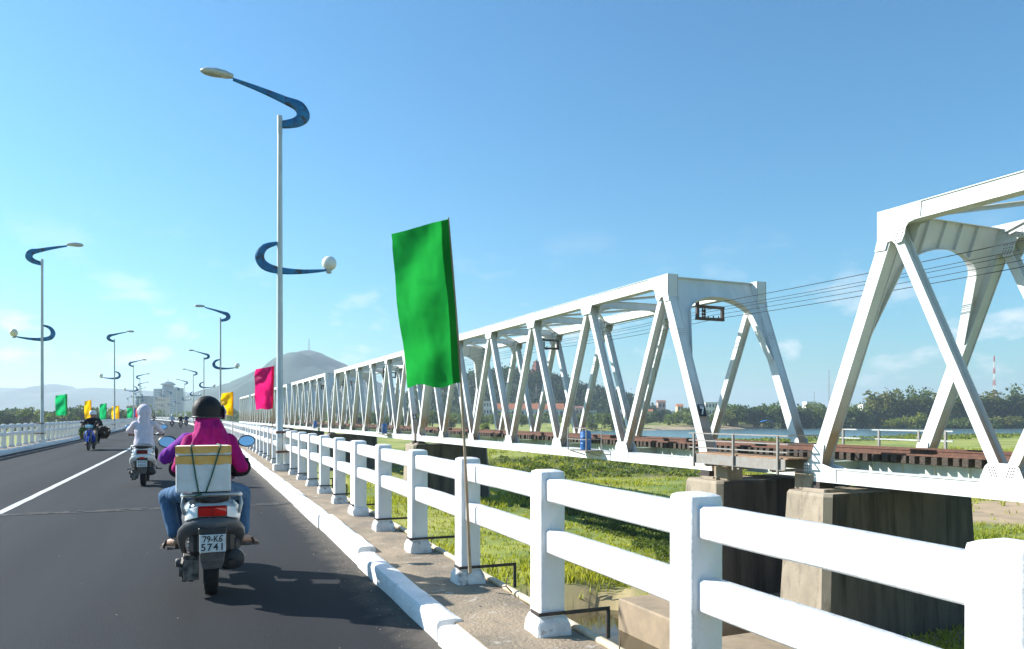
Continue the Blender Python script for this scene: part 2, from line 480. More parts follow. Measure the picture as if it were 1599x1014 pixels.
M['teal_paint'] = pmat('bike_teal', (0.12,0.42,0.50), 0.25, coat=0.4)
M['maroon_paint'] = pmat('bike_maroon', (0.25,0.02,0.02), 0.25, coat=0.4)
M['engine'] = pmat('engine_alloy', (0.24,0.225,0.20), 0.5, metal=0.6, col2=(0.05,0.045,0.04), scale=22, local=True, bump=0.3)
M['chrome'] = pmat('chrome', (0.62,0.62,0.60), 0.18, metal=0.95)
M['mirror'] = pmat('mirror_glass', (0.60,0.64,0.70), 0.02, metal=1.0)
M['taillight'] = pmat('tail_light', (0.72,0.015,0.01), 0.12, coat=1.0, col2=(0.55,0.008,0.006), scale=60, local=True)
M['taillight_dark'] = pmat('tail_light_dark', (0.16,0.006,0.006), 0.15, coat=0.8)
M['clear_lens'] = pmat('clear_lens', (0.70,0.70,0.68), 0.1, coat=0.8)
M['seat'] = pmat('seat_vinyl', (0.022,0.021,0.021), 0.5, bump=0.2, bscale=80)
M['plate_white'] = pmat('plate_white', (0.66,0.68,0.67), 0.4, col2=(0.56,0.57,0.55), scale=18, local=True)
M['plate_ink'] = pmat('plate_ink', (0.02,0.02,0.02), 0.5)
M['foam'] = pmat('foam_box', (0.78,0.79,0.78), 0.8, col2=(0.66,0.66,0.63), scale=8, local=True, bump=0.25, bscale=90)
M['tape'] = pmat('brown_tape', (0.74,0.36,0.06), 0.35, col2=(0.78,0.45,0.13), scale=14, local=True)
M['cord'] = pmat('green_cord', (0.025,0.10,0.06), 0.7)
def cloth(name, c, c2, sc=10):
    return pmat(name, c, 0.85, col2=c2, scale=sc, local=True, bump=0.35, bscale=70, spec=0.2)
M['magenta'] = cloth('magenta_cloth', (0.40,0.008,0.15), (0.33,0.006,0.12))
M['purple'] = cloth('purple_cloth', (0.22,0.03,0.34), (0.17,0.02,0.28))
M['jeans'] = cloth('jeans', (0.045,0.11,0.21), (0.085,0.17,0.29), 7)
M['jeans_dark'] = cloth('jeans_dark', (0.018,0.04,0.095), (0.03,0.06,0.125), 7)
M['white_cloth'] = cloth('white_cloth', (0.66,0.60,0.66), (0.58,0.53,0.60))
M['black_cloth'] = cloth('black_cloth', (0.012,0.012,0.014), (0.02,0.02,0.022))
M['khaki'] = cloth('khaki_cloth', (0.22,0.18,0.13), (0.16,0.13,0.10))
M['paleblue_cloth'] = cloth('paleblue_cloth', (0.45,0.52,0.60), (0.38,0.45,0.54))
M['glove_pattern'] = pmat('glove_pattern', (0.62,0.62,0.66), 0.8, col2=(0.03,0.05,0.16), scale=26, lo=0.48, hi=0.52, detail=1, local=True)
M['pink_cloth'] = cloth('pink_cloth', (0.70,0.10,0.32), (0.60,0.08,0.28))
M['skin'] = pmat('skin', (0.40,0.235,0.155), 0.5, col2=(0.34,0.19,0.125), scale=20, local=True)
M['sandal'] = pmat('sandal', (0.05,0.04,0.035), 0.7)
M['helmet_black'] = pmat('helmet_black', (0.010,0.010,0.011), 0.6, spec=0.3, bump=0.2, bscale=60)
M['helmet_white'] = pmat('helmet_white', (0.72,0.72,0.70), 0.25, coat=0.5)
M['visor'] = pmat('visor', (0.02,0.03,0.06), 0.08, coat=0.8)
M['cabbage'] = pmat('cabbage', (0.14,0.26,0.06), 0.7, col2=(0.07,0.15,0.03), scale=20, local=True, island=0.4)
M['brown_load'] = pmat('brown_load', (0.09,0.055,0.04), 0.9, col2=(0.05,0.04,0.02), scale=14, local=True, island=0.4)
M['basket'] = pmat('basket', (0.20,0.13,0.07), 0.9)
# ground, vegetation, buildings
M['water'] = pmat('water', (0.07,0.135,0.15), 0.22, col2=(0.09,0.155,0.16), scale=0.05, bump=0.6, bscale=0.6, spec=0.5)
M['creek'] = pmat('creek_water', (0.075,0.058,0.030), 0.08, bump=0.05, bscale=3)
M['bark'] = pmat('bark', (0.11,0.085,0.06), 0.9, bump=0.5, bscale=12)
def leaf(name, c, c2, isl=0.45):
    m = pmat(name, c, 0.6, col2=c2, scale=0.22, lo=0.35, hi=0.65, island=isl, spec=0.3)
    return translucent(m, 0.38, (1.5,1.5,0.5))
M['leaf_dark'] = leaf('leaf_dark', (0.016,0.040,0.014), (0.030,0.064,0.018))
M['leaf_mid'] = leaf('leaf_mid', (0.070,0.105,0.022), (0.115,0.150,0.032))
M['leaf_light'] = leaf('leaf_light', (0.14,0.18,0.028), (0.20,0.22,0.035))
M['leaf_olive'] = leaf('leaf_olive', (0.115,0.130,0.030), (0.165,0.165,0.042))
M['grass_blade'] = leaf('grass_blade', (0.26,0.30,0.030), (0.36,0.35,0.06), 0.3)
M['hill_soil'] = pmat('hill_soil', (0.030,0.050,0.020), 0.95, col2=(0.045,0.07,0.025), scale=0.03)
M['mountain'] = pmat('mountain', (0.018,0.050,0.040), 0.95, col2=(0.034,0.075,0.048), scale=0.008)
M['house_white'] = pmat('house_white', (0.72,0.70,0.66), 0.7, col2=(0.58,0.56,0.52), scale=0.4)
M['house_cream'] = pmat('house_cream', (0.66,0.52,0.30), 0.7, col2=(0.56,0.44,0.26), scale=0.4)
M['house_pink'] = pmat('house_pink', (0.55,0.40,0.34), 0.7, col2=(0.47,0.35,0.30), scale=0.3)
M['house_grey'] = pmat('house_grey', (0.48,0.47,0.46), 0.7, col2=(0.38,0.37,0.36), scale=0.4)
M['roof_orange'] = pmat('roof_orange', (0.50,0.17,0.075), 0.8, col2=(0.40,0.13,0.06), scale=0.5)
M['roof_brown'] = pmat('roof_brown', (0.26,0.12,0.08), 0.8, col2=(0.20,0.10,0.07), scale=0.5)
M['roof_grey'] = pmat('roof_grey', (0.30,0.30,0.30), 0.7)
M['tarp'] = pmat('blue_tarp', (0.02,0.16,0.50), 0.5)
M['glass_dark'] = pmat('window_dark', (0.04,0.05,0.06), 0.15)
M['glass_blue'] = pmat('glass_blue', (0.03,0.09,0.17), 0.3)
M['tower_wall'] = pmat('hotel_wall', (0.15,0.20,0.24), 0.6)
M['brick'] = pmat('tower_brick', (0.24,0.10,0.075), 0.9, col2=(0.17,0.07,0.055), scale=0.8)
M['mast_red'] = pmat('mast_red', (0.48,0.06,0.05), 0.6)
M['mast_white'] = pmat('mast_white', (0.70,0.70,0.69), 0.6)
# ------------------------------------------------------------------ road bridge
def RX(y):                                    # the road bends gently to the left
    return -1.7e-4*y*y if y > 0 else 0.0
def RA(y):                                    # heading of the road, turn about z
    return math.atan(3.4e-4*y) if y > 0 else 0.0
def rp(x, y, z=0.0):
    a = RA(y)
    return Vector((RX(y)+x*math.cos(a), y+x*math.sin(a), z))
def sweep(name, section, ys, mat, parent=None, smooth=None):
    """closed section of (x,z) swept along the road"""
    mb = MB()
    mb.loft([[rp(x, y, z) for x, z in section] for y in ys], True)
    mb.f = [list(reversed(f)) for f in mb.f]
    return mb.build(name, mat, parent, smooth)
YS = [-14+4*i for i in range(170)]
YEND = YS[-1]
def ribbon(name, x0, x1, ys, z, mat, parent=None, jag=0.0, nx=1):
    mb = MB(); n = nx+1
    vs = []; fs = []
    for y in ys:
        for k in range(n):
            j = jag*noise.noise((y*2.1, k*7.3, x0)) if jag else 0
            vs.append(rp(x0+(x1-x0)*k/nx+j, y, z))
    for i in range(len(ys)-1):
        for k in range(nx):
            a = i*n+k
            fs.append((a, a+1, a+n+1, a+n))
    mb.add(vs, fs)
    return mb.build(name, mat, parent)
KR, KL = 1.34, -6.46
road = ribbon('road', KL-0.05, KR+0.05, YS, 0.0, M['asphalt'])
tag(road, kind='structure')
cl = ribbon('centre_line', -2.76, -2.64, [-10+0.5*i for i in range(400)], 0.004, M['line_paint'], road, jag=0.012)
# expansion joint: a broken strip across the road with loose chippings
mb = MB()
xs = np.linspace(KL+0.1, KR-0.05, 90)
for row in range(3):
    y0 = 12.64+row*0.075
    vs = []
    for x in xs:
        a = noise.noise((x*1.3, row*3.1, 2.0))*0.045; b = noise.noise((x*1.7, row*5.1, 9.0))*0.03
        vs += [(x, y0+a, 0.005+0.002*row), (x, y0+0.085+a+b, 0.005+0.002*row)]
    mb.add(vs, [(2*i, 2*i+2, 2*i+3, 2*i+1) for i in range(len(xs)-1) if random.random() < (0.9, 0.75, 0.6)[row]])
mb.build('expansion_joint', M['asphalt_patch'], road)
deck = sweep('bridge_deck', [(-7.62,-0.02),(2.04,-0.02),(2.04,-0.45),(1.2,-0.6),(1.0,-1.5),(-6.6,-1.5),(-6.8,-0.6),(-7.62,-0.45)], YS, M['deck_concrete'])
tag(deck, kind='structure')
def pave(name, x0, x1):
    mb = MB()
    ys = [-10+0.22*i for i in range(380)] + [74+4*i for i in range(148)]
    nx = 6
    vs = []; fs = []
    for y in ys:
        for k in range(nx+1):
            x = x0+(x1-x0)*k/nx
            z = 0.12+(0.014*fbm(x*3, y*1.6, 1.0)+0.008*fbm(x*9, y*8, 4.0, 2) if y < 60 else 0)
            vs.append(rp(x, y, z))
    for i in range(len(ys)-1):
        for k in range(nx):
            a = i*(nx+1)+k
            fs.append((a, a+1, a+nx+2, a+nx+1))
    b = len(vs)
    for y in ys:                                   # outer and inner faces
        vs += [rp(x0, y, -0.1), rp(x1, y, -0.1)]
    for i in range(len(ys)-1):
        fs.append((i*(nx+1), (i+1)*(nx+1), b+2*i+2, b+2*i))
        fs.append((i*(nx+1)+nx, b+2*i+1, b+2*i+3, (i+1)*(nx+1)+nx))
    mb.add(vs, fs)
    return tag(mb.build(name, M['pavement'], None, 50), kind='structure')
pave('pavement', KR+0.12, 2.06)
pave('pavement', -7.40, KL-0.12)

# kerbs of cast stones, each its own piece with worn ends
def kerb_mesh(seed, L, chip=0.0):
    bm = bmesh.new()
    nx, ny, nz = 3, 16, 3
    W, H = 0.17, 0.19
    def P(i, j, k):
        x, y, z = W*i/nx, L*j/ny, H*k/nz
        wob = 0.006*noise.noise((x*6+seed*3.1, y*2.2, z*6))+0.003*noise.noise((x*20, y*9, z*20+seed))
        e = 0.0
        if j in (0, ny):                       # worn end
            e = (0.012+chip*0.05)*abs(noise.noise((x*16+seed, 3.3*j, z*14)))
        x2 = x+wob*(1 if i == nx else -1 if i == 0 else 0)
        z2 = z+(wob if k == nz else 0)
        if k == nz and i in (0, nx):
            x2 += (0.016 if i == 0 else -0.016); z2 -= 0.006
        if k == nz-1 and i in (0, nx):
            z2 += 0.035
        return (x2, y+(e if j == 0 else -e if j == ny else 0), z2-0.02)
    vid = {}
    def V(i, j, k):
        key = (i, j, k)
        if key not in vid: vid[key] = bm.verts.new(P(i, j, k))
        return vid[key]
    for j in range(ny):
        for i in range(nx):
            bm.faces.new((V(i,j,nz), V(i+1,j,nz), V(i+1,j+1,nz), V(i,j+1,nz)))
        for k in range(nz):
            bm.faces.new((V(0,j,k), V(0,j,k+1), V(0,j+1,k+1), V(0,j+1,k)))
            bm.faces.new((V(nx,j,k), V(nx,j+1,k), V(nx,j+1,k+1), V(nx,j,k+1)))
    for i in range(nx):
        for k in range(nz):
            bm.faces.new((V(i,0,k), V(i+1,0,k), V(i+1,0,k+1), V(i,0,k+1)))
            bm.faces.new((V(i,ny,k), V(i,ny,k+1), V(i+1,ny,k+1), V(i+1,ny,k)))
    me = bpy.data.meshes.new('kerb_stone')
    bm.to_mesh(me); bm.free()
    set_mats(me, M['kerb_paint'])
    me.polygons.foreach_set('use_smooth', [True]*len(me.polygons)); me.set_sharp_from_angle(angle=R(45))
    return me
kv = [kerb_mesh(s, 2.58, 1.0 if s in (1, 4) else 0.25) for s in range(6)]
kerb_r = tag(empty('kerb', (KR, 0, 0)), kind='structure')
kerb_l = tag(empty('kerb', (KL, 0, 0)), kind='structure')
yk = -5.9; i = 0
r2 = random.Random(3)
while yk < 150:
    for root, x in ((kerb_r, KR), (kerb_l, KL)):
        p = rp(x-(0.17 if x < 0 else 0)+r2.uniform(-0.012, 0.012), yk)
        dz = r2.uniform(-0.012, 0.008)
        if root is kerb_r and 4.2 < yk < 5.0: dz = -0.035
        if root is kerb_r and 1.6 < yk < 2.4: dz = -0.055
        o = link('kerb_stone', kv[r2.randrange(6)], root)
        o.location = (p.x-root.location.x, p.y, dz)
        o.rotation_euler = (0, 0, RA(yk)+r2.uniform(-0.004, 0.004))
    yk += 2.62; i += 1
for root, x in ((kerb_r, KR), (kerb_l, KL-0.17)):
    k = sweep('kerb_run', [(x,-0.02),(x+0.17,-0.02),(x+0.17,0.165),(x,0.165)], [yk-0.3+4*i for i in range(int((YEND-yk)/4))], M['kerb_paint'], root)
    k.location.x = -root.location.x
    k['kind'] = 'stuff'

# white concrete railings: posts with plinths and caps, two rails in every bay
PW = 0.155
def post_mesh(length=0.165, seed=0):
    mb = MB()
    def ring(hx, hy, z, dome=0):
        c = 0.010
        return [Vector(p) for p in ((-hx+c,-hy,z),(hx-c,-hy,z),(hx,-hy+c,z),(hx,hy-c,z),(hx-c,hy,z),(-hx+c,hy,z),(-hx,hy-c,z),(-hx,-hy+c,z))]
    hx, hy = PW/2, length/2
    zs = [0.10, 0.35, 0.6, 0.85, 0.955]
    rings = [ring(hx*(1+0.02*noise.noise((z*3, seed, 1))), hy*(1+0.02*noise.noise((z*3, seed, 5))), z) for z in zs]
    rings += [ring(hx*0.95, hy*0.95, 0.975), ring(hx*0.72, hy*0.72, 0.984), ring(hx*0.3, hy*0.3, 0.987)]
    mb.loft(rings, True)
    return mb.mesh('post', M['white_wall'], 50)
def plinth_mesh(length=0.165, seed=0):
    mb = MB()
    def ring(hx, hy, z):
        c = 0.014
        pts = ((-hx+c,-hy),(0,-hy),(hx-c,-hy),(hx,-hy+c),(hx,0),(hx,hy-c),(hx-c,hy),(0,hy),(-hx+c,hy),(-hx,hy-c),(-hx,0),(-hx,-hy+c))
        return [Vector((x+0.008*noise.noise((x*15, y*15, z*9+seed)), y+0.008*noise.noise((x*14, y*14, z*9+seed+4)), z)) for x, y in pts]
    hx, hy = PW/2, length/2
    mb.loft([ring(hx+0.036, hy+0.036, -0.03), ring(hx+0.032, hy+0.034, 0.02), ring(hx+0.026, hy+0.028, 0.085), ring(hx+0.008, hy+0.008, 0.13), ring(hx-0.01, hy-0.01, 0.14)], True)
    return mb.mesh('plinth', M['white_plinth'], 40)
def rail_mesh(seed):
    mb = MB()
    rings = []
    hx, h = 0.052, 0.133
    for j in range(9):
        y = 1.0*j/8
        w = 0.004*noise.noise((y*4, seed, 0)); u = 0.005*noise.noise((y*3, seed, 7))
        c = 0.011
        rings.append([Vector(p) for p in ((-hx+c+w,y,u),(hx-c+w,y,u),(hx+w,y,c+u),(hx+w,y,h-c+u),(hx-c+w,y,h+u),(-hx+c+w,y,h+u),(-hx+w,y,h-c+u),(-hx+w,y,c+u))])
    mb.loft(rings, True)
    mb.f = [list(reversed(f)) for f in mb.f]
    return mb.mesh('rail', M['white_wall'], 60)
post_v = [post_mesh(0.165, s) for s in range(4)]
post_long = post_mesh(0.30, 9)
plin_v = [plinth_mesh(0.165, s*3.7) for s in range(4)]
plin_long = plinth_mesh(0.30, 31)
rail_v = [rail_mesh(s*2.3) for s in range(4)]
def railing(xpost, y0, y1, long_at, label):
    root = tag(empty('concrete_railing', (xpost, 0, 0)), label, 'railing', 'white concrete bridge railings')
    rr = random.Random(int(abs(xpost)*100))
    def put(name, me, p, rz, parent, sy=1.0):
        o = link(name, me, parent)
        o.location = (p.x-xpost, p.y, p.z); o.rotation_euler = (0, 0, rz)
        if sy != 1.0: o.scale = (1, sy, 1)
        return o
    ys = []
    y = y0; i = 0
    while y < y1:
        ys.append(y+(0.13 if 0.5 < y < 1.5 else 0)); y += 1.475; i += 1
    for i, y in enumerate(ys):
        lg = (i-long_at) % 12 == 0
        o = put('post', post_long if lg else post_v[rr.randrange(4)], rp(xpost, y, 0.098), RA(y)+rr.uniform(-0.01, 0.01), root)
        pl = link('plinth', plin_long if lg else plin_v[rr.randrange(4)], o)
        if rr.random() < 0.5: pl.rotation_euler = (0, 0, math.pi)
        if i+1 < len(ys):
            L = ys[i+1]-y
            for z in (0.605, 0.905):
                put('rail', rail_v[rr.randrange(4)], rp(xpost+0.004, y, z+rr.uniform(-0.005, 0.005)), RA(y+L/2), root, L)
    # far run, beyond picking apart
    mb = MB()
    y = ys[-1]
    yy = [y]
    while y < YEND-4:
        a, b = rp(xpost, y), rp(xpost, y+5.9)
        for z in (0.605, 0.905): mb.beam(a+Vector((0,0,z+0.066)), b+Vector((0,0,z+0.066)), 0.104, 0.133)
        if y < 330:
            for k in range(4):
                p = rp(xpost, y+1.475*(k+1))
                mb.box(p.x-PW/2, p.x+PW/2, p.y-0.083, p.y+0.083, 0.1, 1.09)
        y += 5.9
    mb.v = [(v[0]-xpost, v[1], v[2]) for v in mb.v]
    o = mb.build('far_run', M['white_wall'], root)
    o['kind'] = 'stuff'
    return ys
XR_, XL_ = 1.895, -7.12
ys_r = railing(XR_, 2.67-1.475*3, 150, 8, 'white concrete railing beside the railway bridge, nearest to the viewer')
ys_l = railing(XL_, 24.0, 150, 3, 'white concrete railing across the road, on the side of the oncoming bike')

# iron straps with cranked arms that carry the pipes outside the railing
bracket_me = None
mb = MB()
mb.box(-0.095, 0.095, -0.100, -0.094, 0.128, 0.148)
mb.box(-0.101, -0.095, -0.100, 0.02, 0.128, 0.148)
mb.box(0.06, 0.36, -0.108, -0.101, 0.128, 0.150)
mb.box(0.338, 0.36, -0.112, -0.098, -0.04, 0.128)
bracket_me = mb.mesh('pipe_bracket', M['dark_steel'])
rail_root = [o for o in bpy.data.objects if o.name == 'concrete_railing'][0]
for i, y in enumerate(ys_r[:34]):
    o = link('pipe_bracket', bracket_me, rail_root)
    p = rp(XR_, y, 0.115)
    o.location = (p.x-XR_, y, p.z)
for k, (x, z, r, lab) in enumerate(((2.095, 0.125, 0.026, 'upper cream plastic pipe along the outer foot of the railing'),
                                    (2.15, 0.085, 0.022, 'lower cream plastic pipe beside the wider one below the railing'))):
    mb = MB()
    mb.tube([rp(x+0.006*noise.noise((y*0.7, k, 0)), y, z+0.008*noise.noise((y*0.5, k*3, 5))) for y in [-3+0.7*i for i in range(130)]], r, 8)
    for i in range(20):
        y = 0.3+i*2.9+k*0.7
        mb.tube([rp(x, y, z), rp(x, y+0.07, z)], r*1.22, 8)
    tag(mb.build('conduit_pipe', M['pipe'], None, 50), lab, 'pipe')
# clips that hold the pipes to the slab, part of the railing
mb = MB(); mb.box(-0.02, 0.20, -0.03, 0.03, -0.12, -0.09); mb.box(0.0, 0.17, -0.012, 0.012, -0.09, -0.02)
clip = mb.mesh('pipe_clip', M['dark_steel'])
for i, y in enumerate(ys_r[:30]):
    o = link('pipe_clip', clip, rail_root); o.location = (2.03-XR_+RX(y), y+0.16, 0.10)

# loose chippings and dead leaves along the kerb and on the pavement
def grit(n, seed):
    g = np.random.default_rng(seed)
    V = []; F = []
    for i in range(n):
        u = g.random()
        y = 2.0+18*g.random()**1.4
        if u < 0.62: x, z = KR-0.02-abs(g.normal(0, 0.11)), 0.004
        elif u < 0.86: x, z = g.uniform(KR+0.2, 2.0), 0.128
        else: x, z = g.uniform(-2.5, KR), 0.003
        s = g.uniform(0.0025, 0.008)*(1.7 if u > 0.62 and g.random() < 0.12 else 1)
        a = g.uniform(0, 6.28); b = len(V)
        for k in range(4):
            t = a+k*math.pi/2
            V.append((x+s*math.cos(t)*g.uniform(0.6,1.3), y+s*math.sin(t)*g.uniform(0.6,1.3), z))
        V.append((x, y, z+s*g.uniform(0.4,0.9)))
        F += [(b, b+1, b+4), (b+1, b+2, b+4), (b+2, b+3, b+4), (b+3, b, b+4)]
    me = fast_mesh('gravel', V, F, M['grit'])
    tag(link('gravel', me), 'loose chippings scattered along the right kerb', 'gravel', kind='stuff')
grit(1100, 5)
mb = MB()
for (x, y, a, L) in ((2.02, 3.40, 2.9, 0.22), (2.03, 5.05, 2.4, 0.16), (1.98, 7.0, 1.1, 0.12)):
    p = Vector((x, y, 0.15)); d = Vector((math.cos(a), math.sin(a), 0.25))
    pts = [p+d*(L*t)+Vector((0, 0, 0.03*math.sin(5*t))) for t in (0, 0.3, 0.6, 1)]
    mb.tube(pts, [0.006, 0.005, 0.004, 0.002], 5)
    mb.tube([pts[1], pts[1]+Vector((0.05, 0.06, 0.10))], [0.004, 0.001], 5)
tag(mb.build('litter', M['twig']), 'dry twigs lying at the foot of the railing', 'litter', kind='stuff')

# ------------------------------------------------------------------ street lamps
def arm_mesh(name, pts, wid, thick=0.09):
    """flat sickle-shaped arm in the xz plane"""
    P = [Vector((x, 0, z)) for x, z in pts]
    # Catmull-Rom refine
    fine = []; fw = []
    for i in range(len(P)-1):
        p0 = P[max(i-1, 0)]; p1 = P[i]; p2 = P[i+1]; p3 = P[min(i+2, len(P)-1)]
        for k in range(5):
            t = k/5
            fine.append(0.5*((2*p1)+(p2-p0)*t+(2*p0-5*p1+4*p2-p3)*t*t+(3*p1-p0-3*p2+p3)*t**3))
            fw.append(wid[i]*(1-t)+wid[i+1]*t)
    fine.append(P[-1]); fw.append(wid[-1])
    rings = []
    for i, p in enumerate(fine):
        d = (fine[min(i+1, len(fine)-1)]-fine[max(i-1, 0)]).normalized()
        n = Vector((-d.z, 0, d.x)); w = fw[i]/2; t = thick/2*(0.5+0.5*fw[i]/max(fw))
        rings.append([p-n*w+Vector((0,-t*0.3,0)), p-n*w*0.7+Vector((0,-t,0)), p+n*w*0.7+Vector((0,-t,0)), p+n*w+Vector((0,-t*0.3,0)),
                      p+n*w+Vector((0,t*0.3,0)), p+n*w*0.7+Vector((0,t,0)), p-n*w*0.7+Vector((0,t,0)), p-n*w+Vector((0,t*0.3,0))])
    mb = MB(); mb.loft(rings, True)
    return mb.mesh(name, M['lamp_blue'], 40)
LH = 8.3
def make_lamp():
    root = empty('street_lamp')
    mb = MB(); mb.box(-0.15, 0.15, -0.15, 0.15, -0.01, 0.16)
    mb.build('plinth', M['white_plinth'], root, None, 0.02)
    mb = MB(); mb.lathe([(0.085,0.16),(0.085,0.9),(0.078,0.92),(0.068,4.0),(0.055,LH-0.4),(0.06,LH-0.4),(0.06,LH),(0.03,LH+0.02)], 16)
    mb.build('pole', M['lamp_pole'], root, 50)
    mb = MB(); mb.box(-0.045, 0.045, -0.092, -0.078, 0.50, 0.78); mb.build('access_door', M['lamp_head'], root, None, 0.004)
    for z in (0.42, 0.88):
        mb = MB(); mb.lathe([(0.089,z),(0.097,z),(0.097,z+0.05),(0.089,z+0.05)], 16); mb.box(0.09, 0.26, -0.02, 0.02, z+0.005, z+0.045)
        mb.build('clamp', M['rust'], root, 50)
    a = link('upper_arm', arm_mesh('upper_arm', [(0.03,LH-0.20),(0.36,LH-0.10),(0.53,LH+0.07),(0.44,LH+0.28),(0.13,LH+0.385),(-0.44,LH+0.55),(-1.03,LH+0.69)],
                                   [0.17,0.23,0.31,0.28,0.19,0.125,0.07]), root)
    mb = MB()
    Mh = Matrix.Rotation(R(2), 3, 'Y')
    rings = []
    for t, hw, up, dn in ((0,0.045,0.05,0.04),(0.05,0.075,0.07,0.05),(0.17,0.125,0.10,0.065),(0.38,0.15,0.115,0.07),(0.60,0.115,0.085,0.055),(0.70,0.05,0.03,0.03)):
        c = Vector((-t, 0, 0))
        rings.append([Mh @ (c+Vector((0, hw*math.cos(q), (up if math.sin(q) > 0 else dn)*math.sin(q)))) + Vector((-1.02,0,LH+0.75)) for q in [2*math.pi*k/14 for k in range(14)]])
    mb.loft(rings, True)
    hd = mb.build('lamp_head', M['lamp_head'], root, 60)
    mb = MB(); mb.ell(Mh @ Vector((-0.43,0,-0.045))+Vector((-1.02,0,LH+0.75)), (0.24,0.10,0.035), 12, 6, Mh)
    mb.build('lens', M['lamp_glass'], hd, 60)
    link('lower_arm', arm_mesh('lower_arm', [(-0.03,LH-2.97),(-0.33,LH-3.09),(-0.45,LH-3.32),(-0.34,LH-3.52),(-0.03,LH-3.61),(0.45,LH-3.61),(1.0,LH-3.54),(1.10,LH-3.50)],
                               [0.07,0.15,0.21,0.21,0.17,0.115,0.06,0.05], 0.08), root)
    mb = MB(); mb.ell((1.14,0,LH-3.36), (0.175,0.175,0.175), 20, 12)
    gl = mb.build('globe', M['globe'], root, 60)
    mb = MB(); mb.lathe([(0.05,-0.02),(0.07,0.0),(0.07,0.05),(0.05,0.07)], 12, (1.13,0,LH-3.58)); mb.build('globe_cap', M['lamp_pole'], gl, 50)
    return root
ordn = ['nearest', 'second', 'third', 'fourth', 'fifth', 'sixth', 'seventh', 'eighth', 'ninth', 'tenth', 'eleventh', 'twelfth']
lamp0 = make_lamp()
for k in range(9):
    y = 18.7+40*k
    o = lamp0 if k == 0 else copy_tree(lamp0)
    o.location = rp(1.72, y, 0.12); o.rotation_euler = (0, 0, RA(y))
    tag(o, 'grey street lamp with blue sickle arms, %s along the railway-side kerb' % ordn[k], 'street lamp', 'lamps beside the railway-side kerb')
for k in range(9):
    y = 42.0+41*k
    o = copy_tree(lamp0)
    o.scale = (1, 1, 1.045); o.location = rp(-6.76, y, 0.12); o.rotation_euler = (0, 0, RA(y)+math.pi)
    tag(o, 'grey street lamp with blue sickle arms, %s along the far kerb of the oncoming lane' % ordn[k], 'street lamp', 'lamps beside the oncoming lane')
    if k == 0:
        for c in o.children:
            if c.name.startswith('globe'):
                c.data = c.data.copy(); c.data.materials[0] = M['globe_old']

# ------------------------------------------------------------------ flags on bamboo poles
def flag(base, top, z_lo, z_hi, wid, dirv, mat, dark, label, seed, sag=0.1, name='flag', rad=0.014, nU=30, nV=60, amp=0.035, taper=0.0):
    """base/top of the bamboo pole; cloth hangs between heights z_lo..z_hi and streams along dirv"""
    base, top = Vector(base), Vector(top)
    root = tag(empty(name, base), label, 'flag', 'festival flags tied along the bridge')
    T = top-base
    mb = MB()
    n = 14
    pts = []; rr = []
    bow = Vector((dirv[0], dirv[1], 0))*(-0.02)
    for i in range(n+1):
        t = i/n
        pts.append(T*t+bow*math.sin(math.pi*t)); rr.append(rad*(1.15-0.55*t)*(1.12 if i % 3 == 0 else 1.0))
    mb.tube(pts, rr, 8)
    mb.build('pole', M['bamboo'], root, 60)
    D = Vector((dirv[0], dirv[1], 0)).normalized()
    Nn = Vector((-D.y, D.x, 0))
    def poleat(z):
        t = (z-base.z)/T.z
        return T*t+bow*math.sin(math.pi*min(max(t, 0), 1))
    def sheet(u0, u1, nu, off):
        V = []; F = []
        for i in range(nu+1):
            u = u0+(u1-u0)*i/nu
            for j in range(nV+1):
                v = j/nV
                z = z_lo+(z_hi-z_lo)*v
                p = poleat(z)
                w = amp*u**0.8*(1.1*math.sin(5.2*u+6.0*v*v+seed)+0.8*math.sin(11*v+3.1*u+2*seed))
                w += amp*0.9*noise.noise((u*2.6+seed, v*4.5, 0.3))*min(1, 6*u)
                w += amp*0.22*(1-2*abs(noise.noise((u*4.2+v*3.0+seed, v*7.5-u*3.5, 1.7))))*min(1, 4*u)+amp*0.10*noise.noise((u*11, v*22+seed, 2.2))
                bul = 0.10*math.exp(-((v-0.16)/0.13)**2-((u-0.45)/0.22)**2)*wid/0.48     # a belly near the foot
                s = wid*u*(1-0.06*(1-v)-taper*math.sin(math.pi*v))+0.07*wid*u*u*math.sin(math.pi*min(1, v*1.05))
                q = p+D*s+Nn*(w-bul*0.9+off)+Vector((0, 0, -sag*u*(0.15+0.95*v)+0.016*math.sin(9*u+seed)*(1-v)))
                V.append(q)
        m = nV+1
        for i in range(nu):
            for j in range(nV):
                a = i*m+j
                F.append((a, a+m, a+m+1, a+1))
        b = MB(); b.add(V, F)
        return b
    c = sheet(0.015, 1.0, nU, 0).build('cloth', mat, root, 180)
    sheet(0.0, 0.15, 5, 0.003).build('sleeve', dark, c, 180)
    return root
flag((1.80, 5.30, 0.26), (1.685, 5.46, 2.87), 1.63, 2.86, 0.435, (-0.985, -0.10), M['flag_green'], M['flag_green_dark'],
     'large bright green flag on a bamboo pole tied to the near railing', 1.2, sag=0.14, amp=0.030, rad=0.011)
